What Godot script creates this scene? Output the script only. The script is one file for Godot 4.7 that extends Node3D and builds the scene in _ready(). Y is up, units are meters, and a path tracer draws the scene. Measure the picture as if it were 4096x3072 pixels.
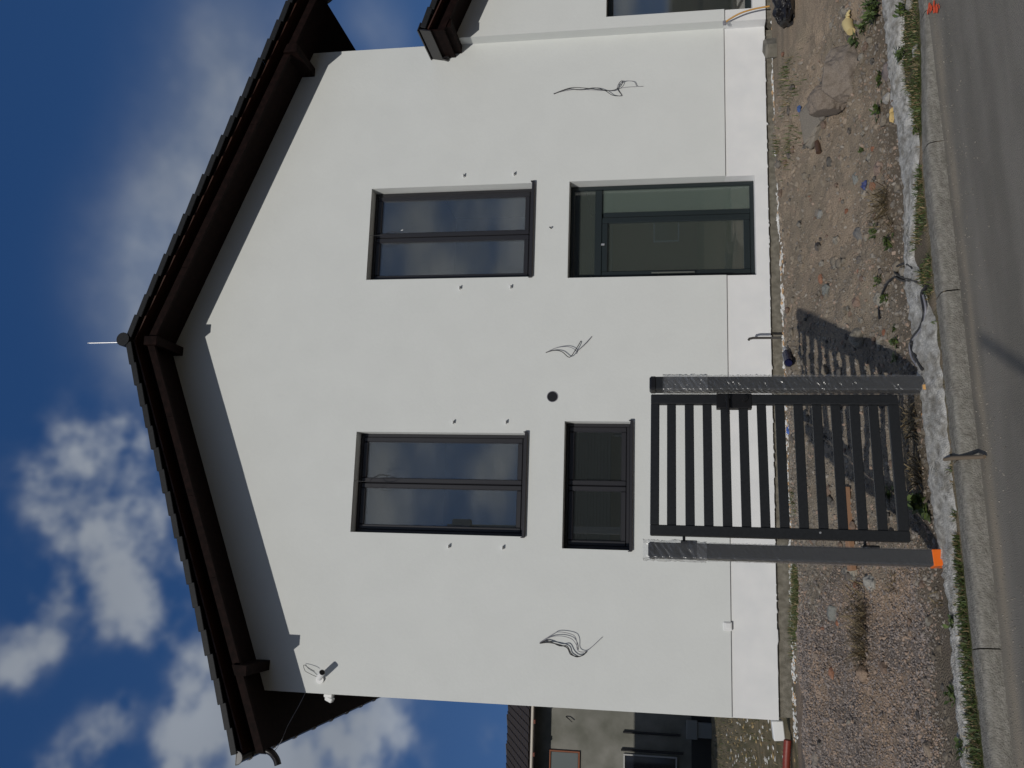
extends Node3D
# A newly plastered gabled house behind a soil bank, a half-wrapped garden gate and a kerb.
# x runs along the house front (0 = its left corner), y is up, the front wall is the plane z = 0 and the street lies at +z.

# ---------------------------------------------------------------- camera solved from the photograph (phone held on its side)
const EYE := Vector3(1.900, 1.104, 12.5)
const FOCAL := 3696.0
const PITCH := 0.16834
const YAW := -0.18786
const SUN := Vector3(0.48, -0.56, -1.0)
var lens: Basis            # columns: right, up, back of the upright view
var sa := atan(0.15)       # the street runs a little askew to the house
var se: Vector3
var sn: Vector3
var M := {}
var names := {}
var rng := RandomNumberGenerator.new()
var n1 := FastNoiseLite.new()
var n2 := FastNoiseLite.new()
var n3 := FastNoiseLite.new()

func ray(px: float, py: float) -> Vector3:
	return lens * Vector3((1536.0 - py) / FOCAL, -(px - 2048.0) / FOCAL, -1.0)
func on_wall(px: float, py: float, z := 0.0) -> Vector3:
	var d := ray(px, py)
	return EYE + d * ((z - EYE.z) / d.z)
func on_ground(px: float, py: float) -> Vector3:
	var d := ray(px, py)
	var k := 4.0
	while k < 60.0:
		var p := EYE + d * k
		if p.y < height_at(p.x, p.z):
			return Vector3(p.x, height_at(p.x, p.z), p.z)
		k += 0.01
	return EYE + d * 30.0

# ---------------------------------------------------------------- the lie of the land
func lerp_table(t: float, tab: Array) -> float:
	if t <= tab[0][0]: return tab[0][1]
	for i in range(1, tab.size()):
		if t <= tab[i][0]:
			var f: float = (t - tab[i - 1][0]) / (tab[i][0] - tab[i - 1][0])
			f = f * f * (3.0 - 2.0 * f) * 0.5 + f * 0.5
			return lerpf(tab[i - 1][1], tab[i][1], f)
	return tab[-1][1]
var profile := [[0.0, -0.42], [0.6, -0.41], [1.5, -0.36], [2.5, -0.25], [3.4, -0.12], [4.3, -0.02], [4.8, -0.05], [5.4, -0.24], [5.9, -0.38], [6.4, -0.49], [6.6, -0.50], [7.17, -0.50], [7.2, -0.75], [13.4, -0.75], [13.6, -0.5], [16.0, -0.45]]
func height_at(x: float, z: float) -> float:
	var s := x * se.x + z * se.z
	var t := x * sn.x + z * sn.z
	var h := lerp_table(t, profile)
	if t > 6.7 and t < 7.18: h += smoothstep(6.7, 7.13, t) * (curb_top(s) + 0.5)
	var rough := clampf((6.55 - t) / 0.5, 0.0, 1.0)
	if rough > 0.0:
		var near := clampf((t + 3.0) / 3.0, 0.15, 1.0) * clampf(1.0 - (absf(s - 2.5) - 9.0) / 6.0, 0.1, 1.0)
		var calm := clampf((t - 0.1) / 2.2, 0.12, 1.0)
		h += rough * near * calm * (n1.get_noise_2d(x, z) * 0.07 + n2.get_noise_2d(x, z) * 0.032 + n3.get_noise_2d(x, z) * 0.017)
	return h
func at_st(s: float, t: float, lift := 0.0) -> Vector3:
	var p := se * s + sn * t
	return Vector3(p.x, height_at(p.x, p.z) + lift, p.z)

# ---------------------------------------------------------------- mesh building
func mb() -> Dictionary:
	return {"v": PackedVector3Array(), "n": PackedVector3Array(), "c": PackedColorArray()}
func tri(b: Dictionary, p: Vector3, q: Vector3, r: Vector3, out := Vector3.ZERO, col := Color.WHITE):
	var n := (r - p).cross(q - p)
	if n.length_squared() < 1e-18: return
	n = n.normalized()
	if out != Vector3.ZERO and n.dot(out) < 0.0:
		n = -n
		b.v.append_array([p, r, q])
	else:
		b.v.append_array([p, q, r])
	b.n.append_array([n, n, n])
	b.c.append_array([col, col, col])
func quad(b: Dictionary, p: Vector3, q: Vector3, r: Vector3, s: Vector3, out := Vector3.ZERO, col := Color.WHITE):
	tri(b, p, q, r, out, col)
	tri(b, p, r, s, out, col)
func smooth_tri(b: Dictionary, p: Array, n: Array, col := Color.WHITE):
	var g: Vector3 = (p[2] - p[0]).cross(p[1] - p[0])
	var o := [0, 1, 2] if g.dot(n[0] + n[1] + n[2]) >= 0.0 else [0, 2, 1]
	for k in o:
		b.v.append(p[k]); b.n.append(n[k]); b.c.append(col)
func bx(b: Dictionary, at: Vector3, size: Vector3, bevel := 0.0, basis := Basis(), col := Color.WHITE):
	var h := size * 0.5
	var e := minf(bevel, minf(h.x, minf(h.y, h.z)) * 0.9)
	for ax in 3:
		var u := (ax + 1) % 3
		var w := (ax + 2) % 3
		for sg in [-1.0, 1.0]:
			var c := []
			for k in [[-1, -1], [1, -1], [1, 1], [-1, 1]]:
				var p := Vector3.ZERO
				p[ax] = sg * h[ax]; p[u] = k[0] * (h[u] - e); p[w] = k[1] * (h[w] - e)
				c.append(at + basis * p)
			var o := Vector3.ZERO
			o[ax] = sg
			quad(b, c[0], c[1], c[2], c[3], basis * o, col)
		if e > 0.0:
			for su in [-1.0, 1.0]:
				for sw in [-1.0, 1.0]:
					var c2 := []
					for k in [[-1.0, 0], [1.0, 0], [1.0, 1], [-1.0, 1]]:
						var p := Vector3.ZERO
						p[ax] = k[0] * (h[ax] - e)
						p[u] = su * (h[u] - (e if k[1] == 1 else 0.0))
						p[w] = sw * (h[w] - (0.0 if k[1] == 1 else e))
						c2.append(at + basis * p)
					var o2 := Vector3.ZERO
					o2[u] = su; o2[w] = sw
					quad(b, c2[0], c2[1], c2[2], c2[3], basis * o2, col)
	if e > 0.0:
		for sx in [-1.0, 1.0]:
			for sy in [-1.0, 1.0]:
				for sz in [-1.0, 1.0]:
					var o3 := Vector3(sx, sy, sz)
					tri(b, at + basis * (o3 * Vector3(h.x, h.y - e, h.z - e)), at + basis * (o3 * Vector3(h.x - e, h.y, h.z - e)), at + basis * (o3 * Vector3(h.x - e, h.y - e, h.z)), basis * o3, col)
func prism(b: Dictionary, poly: PackedVector2Array, z0: float, z1: float, col := Color.WHITE):
	var ix := Geometry2D.triangulate_polygon(poly)
	for i in range(0, ix.size(), 3):
		var a := poly[ix[i]]; var c := poly[ix[i + 1]]; var d := poly[ix[i + 2]]
		tri(b, Vector3(a.x, a.y, z1), Vector3(c.x, c.y, z1), Vector3(d.x, d.y, z1), Vector3(0, 0, 1), col)
		tri(b, Vector3(a.x, a.y, z0), Vector3(c.x, c.y, z0), Vector3(d.x, d.y, z0), Vector3(0, 0, -1), col)
	var mid := Vector2.ZERO
	for p in poly: mid += p / poly.size()
	for i in poly.size():
		var a := poly[i]; var c := poly[(i + 1) % poly.size()]
		var o := Vector2(c.y - a.y, a.x - c.x)
		if o.dot((a + c) * 0.5 - mid) < 0.0: o = -o
		quad(b, Vector3(a.x, a.y, z0), Vector3(c.x, c.y, z0), Vector3(c.x, c.y, z1), Vector3(a.x, a.y, z1), Vector3(o.x, o.y, 0), col)
func tube(b: Dictionary, pts: Array, r, sides := 7, caps := true, col := Color.WHITE, arc := TAU, from := 0.0):
	var rings := []
	var norms := []
	var up := Vector3.UP
	for i in pts.size():
		var d: Vector3 = (pts[mini(i + 1, pts.size() - 1)] - pts[maxi(i - 1, 0)]).normalized()
		if absf(d.dot(up)) > 0.98 and i == 0: up = Vector3.FORWARD
		var sx := d.cross(up).normalized()
		up = sx.cross(d).normalized()
		var ring := []
		var nr := []
		var rr: float = r[i] if r is Array else r
		for k in sides + 1:
			var a := from + arc * k / sides
			var o := sx * cos(a) + up * sin(a)
			ring.append(pts[i] + o * rr); nr.append(o)
		rings.append(ring); norms.append(nr)
	for i in pts.size() - 1:
		for k in sides:
			smooth_tri(b, [rings[i][k], rings[i][k + 1], rings[i + 1][k + 1]], [norms[i][k], norms[i][k + 1], norms[i + 1][k + 1]], col)
			smooth_tri(b, [rings[i][k], rings[i + 1][k + 1], rings[i + 1][k]], [norms[i][k], norms[i + 1][k + 1], norms[i + 1][k]], col)
	if caps:
		for e in [0, pts.size() - 1]:
			var o: Vector3 = (pts[0] - pts[1]) if e == 0 else (pts[-1] - pts[-2])
			for k in sides: tri(b, pts[e], rings[e][k], rings[e][k + 1], o, col)
func curve(pts: Array, per := 6) -> Array:
	var out := []
	for i in pts.size() - 1:
		var p0: Vector3 = pts[maxi(i - 1, 0)]; var p3: Vector3 = pts[mini(i + 2, pts.size() - 1)]
		for k in per:
			out.append((pts[i] as Vector3).cubic_interpolate(pts[i + 1], p0, p3, float(k) / per))
	out.append(pts[-1])
	return out
func commit(b: Dictionary) -> ArrayMesh:
	var m := ArrayMesh.new()
	var a := []
	a.resize(Mesh.ARRAY_MAX)
	a[Mesh.ARRAY_VERTEX] = b.v; a[Mesh.ARRAY_NORMAL] = b.n; a[Mesh.ARRAY_COLOR] = b.c
	m.add_surface_from_arrays(Mesh.PRIMITIVE_TRIANGLES, a)
	return m
func put(b, called: String, mat: Material, parent: Node = self) -> MeshInstance3D:
	var o := MeshInstance3D.new()
	o.mesh = b if b is Mesh else commit(b)
	o.material_override = mat
	o.name = numbered(called) if parent == self else called
	parent.add_child(o, true)
	return o
func numbered(called: String) -> String:
	var k: int = names.get(called, 0)
	names[called] = k + 1
	return called if k == 0 else "%s_%03d" % [called, k]
func base(called: String, where := Vector3.ZERO, turn := 0.0) -> Node3D:
	var o := Node3D.new()
	o.name = numbered(called)
	add_child(o)
	o.position = where; o.rotation.y = turn
	return o
func part(called: String, parent: Node, where := Vector3.ZERO) -> Node3D:
	var o := Node3D.new()
	o.name = called
	parent.add_child(o, true)
	o.position = where
	return o
func tag(o: Node, label: String, category: String, group := "", kind := ""):
	o.set_meta("label", label); o.set_meta("category", category)
	if group: o.set_meta("group", group)
	if kind: o.set_meta("kind", kind)
func setting(o: Node): o.set_meta("kind", "structure")

# ---------------------------------------------------------------- materials (linear base colours)
func lin(r: float, g: float, b: float) -> Color: return Color(r, g, b).linear_to_srgb()
func noise_tex(freq: float, lo: Color, hi: Color, sd: int, size := 512, oct := 4, normal := false, bump := 4.0) -> NoiseTexture2D:
	var t := NoiseTexture2D.new()
	t.width = size; t.height = size; t.seamless = true
	var f := FastNoiseLite.new()
	f.seed = sd; f.frequency = freq; f.fractal_octaves = oct
	t.noise = f
	if normal:
		t.as_normal_map = true; t.bump_strength = bump
	else:
		var g := Gradient.new()
		g.set_color(0, lo); g.set_color(1, hi)
		t.color_ramp = g
	return t
func mat(c: Color, rough := 0.8, metal := 0.0, spec := 0.5) -> StandardMaterial3D:
	var m := StandardMaterial3D.new()
	m.albedo_color = c; m.roughness = rough; m.metallic = metal; m.metallic_specular = spec
	return m
func textured(m: StandardMaterial3D, tex: Texture2D, scale: float, nrm: Texture2D = null, strength := 0.5) -> StandardMaterial3D:
	m.albedo_texture = tex
	if nrm:
		m.normal_enabled = true; m.normal_texture = nrm; m.normal_scale = strength
	m.uv1_triplanar = true; m.uv1_world_triplanar = true; m.uv1_scale = Vector3.ONE * scale
	return m
func make_materials():
	var grain := noise_tex(0.05, Color.BLACK, Color.WHITE, 3, 512, 5, true, 6.0)
	var grit := noise_tex(0.12, Color.BLACK, Color.WHITE, 4, 512, 3, true, 8.0)
	M.plaster = textured(mat(lin(0.675, 0.695, 0.682), 0.92, 0.0, 0.3), noise_tex(0.012, Color(0.982, 0.982, 0.982), Color(1, 1, 1), 5, 512, 5), 0.22, grit, 0.014)
	M.plinth = textured(mat(lin(0.78, 0.785, 0.785), 0.9, 0.0, 0.3), noise_tex(0.01, Color(0.955, 0.96, 0.965), Color(1, 1, 1), 6, 512, 4), 0.4)
	M.footing = textured(mat(lin(0.27, 0.25, 0.21), 0.95), noise_tex(0.03, Color(0.7, 0.7, 0.68), Color(1, 1, 1), 7, 256, 5), 1.2, grit, 0.6)
	M.frame = mat(lin(0.020, 0.020, 0.024), 0.38)
	M.door = mat(lin(0.013, 0.020, 0.022), 0.4)
	M.glass = mat(Color(0.80, 0.85, 0.84, 0.008), 0.0)
	M.glass.transparency = BaseMaterial3D.TRANSPARENCY_ALPHA
	M.dusty = mat(Color(0.74, 0.80, 0.76, 0.02), 0.0)
	M.dusty.transparency = BaseMaterial3D.TRANSPARENCY_ALPHA
	M.frosted = mat(Color(0.50, 0.56, 0.53, 0.15), 0.0)
	M.frosted.transparency = BaseMaterial3D.TRANSPARENCY_ALPHA
	M.wood = textured(mat(lin(0.0135, 0.006, 0.005), 0.7, 0.0, 0.2), noise_tex(0.02, Color(0.6, 0.6, 0.6), Color(1, 1, 1), 8, 256, 4), 1.5)
	M.trim = mat(lin(0.045, 0.017, 0.010), 0.5)
	M.soffit = M.wood
	M.tile = textured(mat(lin(0.018, 0.019, 0.021), 0.6, 0.0, 0.35), noise_tex(0.03, Color(0.8, 0.8, 0.8), Color(1, 1, 1), 10, 256, 4), 2.0)
	M.gutter = mat(lin(0.012, 0.010, 0.010), 0.3)
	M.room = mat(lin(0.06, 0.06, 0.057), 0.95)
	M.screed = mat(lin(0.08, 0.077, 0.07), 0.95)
	M.gate = textured(mat(lin(0.017, 0.019, 0.022), 0.45), noise_tex(0.05, Color(0.8, 0.8, 0.8), Color(1, 1, 1), 11, 256, 4), 3.0)
	M.black = mat(lin(0.008, 0.008, 0.009), 0.4)
	M.film = mat(Color(0.92, 0.93, 0.95, 0.045), 0.21)
	M.film.transparency = BaseMaterial3D.TRANSPARENCY_ALPHA
	M.white = mat(lin(0.75, 0.76, 0.76), 0.4)
	M.wire = mat(lin(0.02, 0.02, 0.022), 0.5)
	M.greywire = mat(lin(0.22, 0.22, 0.25), 0.5)
	M.steel = mat(lin(0.60, 0.61, 0.63), 0.45, 0.8)
	M.iron = mat(lin(0.08, 0.075, 0.07), 0.6, 0.4)
	M.orange = mat(lin(0.85, 0.16, 0.01), 0.5)
	var vc := func(rough: float, tex: Texture2D, sc: float, nr: Texture2D, ns: float):
		var m := mat(Color.WHITE, rough, 0.0, 0.3)
		m.vertex_color_use_as_albedo = true
		return textured(m, tex, sc, nr, ns)
	M.soil = vc.call(0.97, noise_tex(0.06, Color(0.78, 0.765, 0.75), Color(1, 1, 1), 12, 1024, 5), 0.9, grit, 0.8)
	M.asphalt = vc.call(0.85, noise_tex(0.25, Color(0.80, 0.80, 0.80), Color(1, 1, 1), 13, 1024, 3), 1.6, grit, 0.5)
	M.concrete = vc.call(0.95, noise_tex(0.05, Color(0.75, 0.75, 0.74), Color(1, 1, 1), 14, 512, 5), 1.3, grit, 0.6)
	M.stone = vc.call(0.9, noise_tex(0.05, Color(0.66, 0.65, 0.64), Color(1, 1, 1), 15, 512, 5), 4.0, grain, 0.5)
	M.leaf = mat(Color.WHITE, 0.6)
	M.leaf.vertex_color_use_as_albedo = true
	M.leaf.backlight = Color(0.25, 0.3, 0.1)
	M.plain = mat(Color.WHITE, 0.7)
	M.plain.vertex_color_use_as_albedo = true
	M.render = textured(mat(lin(0.25, 0.245, 0.22), 0.95), noise_tex(0.012, Color(0.72, 0.73, 0.70), Color(1, 1, 1), 16, 512, 5), 0.12)

# ---------------------------------------------------------------- sky
func make_sky() -> ImageTexture:
	var w := 2048
	var h := 1024
	var img := Image.create(w, h, false, Image.FORMAT_RGBF)
	var f := FastNoiseLite.new()
	f.seed = 21; f.frequency = 1.0; f.fractal_octaves = 6; f.fractal_gain = 0.52
	var g := FastNoiseLite.new()
	g.seed = 33; g.frequency = 1.0; g.fractal_octaves = 4
	# cumulus and cirrus seen in the photograph: photo pixel, angular radius, weight
	var seen := []
	for k in [[430, 1850, 250, 0.9], [300, 1980, 200, 0.8], [470, 2030, 220, 0.8], [430, 2200, 170, 0.8], [560, 2330, 170, 0.75], [480, 2420, 150, 0.75], [620, 2480, 110, 0.7], [260, 2330, 120, 0.6],
			[180, 2490, 130, 0.75], [110, 2610, 110, 0.7], [60, 2720, 80, 0.5], [640, 2580, 55, 0.5], [700, 2260, 90, 0.5], [470, 2840, 80, 0.75], [390, 2960, 110, 0.7], [330, 3060, 130, 0.8], [230, 3090, 110, 0.6],
			[800, 2660, 110, 0.9], [850, 2760, 150, 1.0], [820, 2880, 140, 1.0], [900, 2990, 200, 1.0], [1000, 2960, 220, 1.0], [740, 3000, 80, 0.8], [700, 2960, 60, 0.6], [1150, 2900, 260, 0.9], [1250, 3050, 300, 0.8], [850, 3100, 220, 1.0], [1350, 2860, 240, 0.6], [1300, 2960, 240, 0.5], [1500, 3000, 200, 0.4], [1980, 2960, 90, 0.45]]:
		seen.append([ray(k[0], k[1]).normalized(), k[2] / FOCAL, k[3]])
	var veil := []
	for k in [[620, 1150, 230, 0.45], [700, 950, 230, 0.55], [800, 750, 220, 0.5], [860, 520, 230, 0.42], [930, 300, 230, 0.36], [960, 80, 220, 0.28], [560, 1350, 160, 0.30], [640, 1500, 170, 0.25], [1500, 60, 110, 0.22], [1560, 170, 90, 0.18]]:
		veil.append([ray(k[0], k[1]).normalized(), k[2] / FOCAL, k[3]])
	var mid := ray(1000, 1500).normalized()
	for y in h:
		var el := PI * (0.5 - (y + 0.5) / h)
		if el < -0.03:
			continue
		var ce := cos(el); var sy := maxf(sin(el), 0.0)
		for x in w:
			var az := TAU * (x + 0.5) / w
			var d := Vector3(sin(az) * ce, sin(el), -cos(az) * ce)
			var k := pow(1.0 - sy, 3.0)
			var c := Vector3(0.0155, 0.056, 0.170).lerp(Vector3(0.075, 0.165, 0.37), k)
			var q := Vector2(d.x, d.z) / (sy + 0.22)
			var nz := f.get_noise_2d(q.x * 1.7, q.y * 1.7)
			var fine := f.get_noise_2d(q.x * 4.5 + 9.0, q.y * 4.5)
			var a := 0.0
			var dens := 0.0
			var inside := smoothstep(0.62, 0.84, d.dot(mid))
			if inside < 1.0:
				a = smoothstep(-0.55, 0.5, nz + 0.12 * fine) * (1.0 - inside)
				dens = clampf(nz * 1.4 + 0.2, 0.0, 1.0)
			if inside > 0.0:
				var sum := 0.0
				for b in seen:
					var r2: float = (d - b[0]).length_squared() / (b[1] * b[1])
					if r2 < 5.0: sum += b[2] * exp(-1.6 * r2)
				sum = minf(sum, 0.72 + 0.25 * sum)
				var puff := 0.75 * f.get_noise_3d(d.x * 11.0, d.y * 15.0, d.z * 11.0) + 0.22 * f.get_noise_3d(d.x * 30.0, d.y * 38.0, d.z * 30.0 + 7.0)
				var e := sum * 0.92 + 1.9 * puff * minf(1.0, sum * 1.8)
				var a2 := smoothstep(0.0, 1.55, e) * 0.88
				var v := 0.0
				for b in veil:
					var r3: float = (d - b[0]).length_squared() / (b[1] * b[1])
					if r3 < 6.0: v += b[2] * exp(-1.2 * r3)
				v *= 1.1 + 0.25 * g.get_noise_2d(q.x * 3.0, q.y * 3.0)
				a2 = 1.0 - (1.0 - a2 * 0.92) * (1.0 - clampf(v, 0.0, 0.7))
				dens = lerpf(dens, clampf(0.25 + e * 0.5 + 1.2 * puff, 0.0, 1.2), inside)
				a = a + a2 * inside
			var shade := 0.78 + 0.22 * g.get_noise_2d(q.x * 1.3 + 4.0, q.y * 1.3)
			var cl := Vector3(0.27, 0.33, 0.44).lerp(Vector3(0.50, 0.545, 0.60), clampf(dens, 0.0, 1.0)) * shade
			c = c.lerp(cl, clampf(a, 0.0, 1.0))
			img.set_pixel(x, y, Color(c.x, c.y, c.z))
	var lowest := int(h * 0.5)
	for y in range(lowest, h):
		for x in range(0, w):
			if y > lowest + 8: img.set_pixel(x, y, Color(0.12, 0.12, 0.11))
	return ImageTexture.create_from_image(img)

func _ready():
	rng.seed = 7
	n1.seed = 1; n1.frequency = 0.55; n1.fractal_octaves = 3
	n2.seed = 2; n2.frequency = 2.6; n2.fractal_octaves = 3
	n3.seed = 3; n3.frequency = 9.0; n3.fractal_octaves = 2
	se = Vector3(cos(sa), 0, -sin(sa))
	sn = Vector3(sin(sa), 0, cos(sa))
	lens = Basis(Vector3.UP, YAW) * Basis(Vector3.RIGHT, PITCH)
	# camera: the phone lies on its side, so the picture's right is the place's down
	var cam := Camera3D.new()
	cam.name = "camera"
	add_child(cam)
	cam.transform = Transform3D(Basis(-lens.y, lens.x, lens.z), EYE)
	cam.fov = rad_to_deg(2.0 * atan(1536.0 / FOCAL))
	cam.near = 0.05; cam.far = 1500.0
	cam.current = true
	var env := Environment.new()
	env.background_mode = Environment.BG_SKY
	var sm := PanoramaSkyMaterial.new()
	sm.panorama = make_sky()
	env.sky = Sky.new()
	env.sky.sky_material = sm
	env.background_energy_multiplier = 1.2
	env.tonemap_mode = Environment.TONE_MAPPER_LINEAR
	env.tonemap_exposure = 0.71
	env.sdfgi_enabled = true; env.ssao_enabled = true; env.ssil_enabled = true
	var we := WorldEnvironment.new()
	we.name = "world_environment"
	we.environment = env
	add_child(we)
	var sun := DirectionalLight3D.new()
	sun.name = "sun"
	add_child(sun)
	sun.basis = Basis.looking_at(SUN.normalized())
	sun.light_energy = 1.0
	sun.light_color = Color(1.0, 0.98, 0.945)
	sun.light_angular_distance = 0.5
	sun.shadow_enabled = true
	make_materials()
	build_land()
	build_house()
	build_neighbours()
	build_gate()
	build_wall_fittings()
	build_debris()
	build_plants()

# ---------------------------------------------------------------- ground, road, kerb
func stops(list: Array) -> PackedFloat32Array:
	var out := PackedFloat32Array()
	for k in list:
		if k is Array:
			var n := int(round((k[1] - k[0]) / k[2]))
			for i in n: out.append(k[0] + (k[1] - k[0]) * i / n)
		else: out.append(k)
	return out
func sheet(ss: PackedFloat32Array, ts: PackedFloat32Array, point: Callable, color: Callable) -> ArrayMesh:
	var v := PackedVector3Array(); var n := PackedVector3Array(); var c := PackedColorArray(); var ix := PackedInt32Array()
	var w := ts.size()
	for s in ss:
		for t in ts:
			v.append(point.call(s, t)); c.append(color.call(s, t))
	n.resize(v.size())
	for i in ss.size():
		for j in w:
			var a := v[mini(i + 1, ss.size() - 1) * w + j] - v[maxi(i - 1, 0) * w + j]
			var b := v[i * w + mini(j + 1, w - 1)] - v[i * w + maxi(j - 1, 0)]
			n[i * w + j] = b.cross(a).normalized()
			if i + 1 < ss.size() and j + 1 < w:
				var o := i * w + j
				ix.append_array([o, o + w, o + 1, o + 1, o + w, o + w + 1])
	var m := ArrayMesh.new()
	var arr := []
	arr.resize(Mesh.ARRAY_MAX)
	arr[Mesh.ARRAY_VERTEX] = v; arr[Mesh.ARRAY_NORMAL] = n; arr[Mesh.ARRAY_COLOR] = c; arr[Mesh.ARRAY_INDEX] = ix
	m.add_surface_from_arrays(Mesh.PRIMITIVE_TRIANGLES, arr)
	return m
func mixc(a: Color, b: Color, t: float) -> Color: return a.lerp(b, clampf(t, 0.0, 1.0))
func gravel_share(s: float, t: float) -> float:
	return smoothstep(-0.3, 0.3, (1.0 + 0.12 * (t - 5.0) - s) + 0.3 * n1.get_noise_2d(s * 2.0, t * 2.0)) * smoothstep(6.5, 6.15, t + 0.25 * n1.get_noise_2d(s * 3.0, 9.0))
func soil_color(s: float, t: float) -> Color:
	var a := n1.get_noise_2d(s * 1.7 + 40.0, t * 1.7)
	var b := n2.get_noise_2d(s * 1.3, t * 1.3 + 17.0)
	var c := mixc(Color(0.235, 0.20, 0.158), Color(0.345, 0.30, 0.24), 0.5 + a + b * 0.6)
	c = mixc(c, mixc(Color(0.44, 0.35, 0.262), Color(0.30, 0.25, 0.19), 0.5 + a * 1.3 + b), smoothstep(2.6, 3.8, s + a) * 0.85)
	c = mixc(c, mixc(Color(0.19, 0.162, 0.143), Color(0.36, 0.272, 0.20), 0.35 + a * 1.2 + 0.5 * b), gravel_share(s, t))
	if t > 6.1: c = mixc(c, Color(0.15, 0.12, 0.085), smoothstep(6.1, 6.5, t + 0.3 * a) * 0.6)
	if t < 0.4 and s < 0.4: c = mixc(c, mixc(Color(0.15, 0.14, 0.075), Color(0.30, 0.25, 0.16), 0.5 + b * 1.5), 0.8)
	if t > 6.9 and t < 7.2: c = mixc(c, Color(0.055, 0.065, 0.026), clampf((0.9 if s > 3.6 or s < 0.9 else 0.25) + 1.2 * b, 0.0, 1.0))
	if t > 13.0 or t < -26.0: c = mixc(Color(0.08, 0.09, 0.04), Color(0.16, 0.13, 0.08), 0.5 + a)
	return c
var strip_lo := [[-3.0, 6.8], [0.22, 6.82], [0.62, 6.85], [1.3, 6.68], [1.9, 6.67], [2.3, 6.61], [2.9, 6.56], [3.6, 6.72], [4.3, 6.65], [5.0, 6.63], [9.0, 6.63]]
var strip_hi := [[-3.0, 6.99], [0.22, 6.99], [0.62, 7.05], [1.1, 7.13], [1.5, 7.145], [2.3, 7.145], [2.75, 6.93], [2.96, 6.80], [3.3, 7.02], [3.6, 7.13], [4.0, 7.0], [4.3, 6.89], [5.0, 6.98], [9.0, 7.0]]
func curb_top(s: float) -> float: return -0.5 - 0.085 * smoothstep(3.2, 4.8, s)
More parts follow.
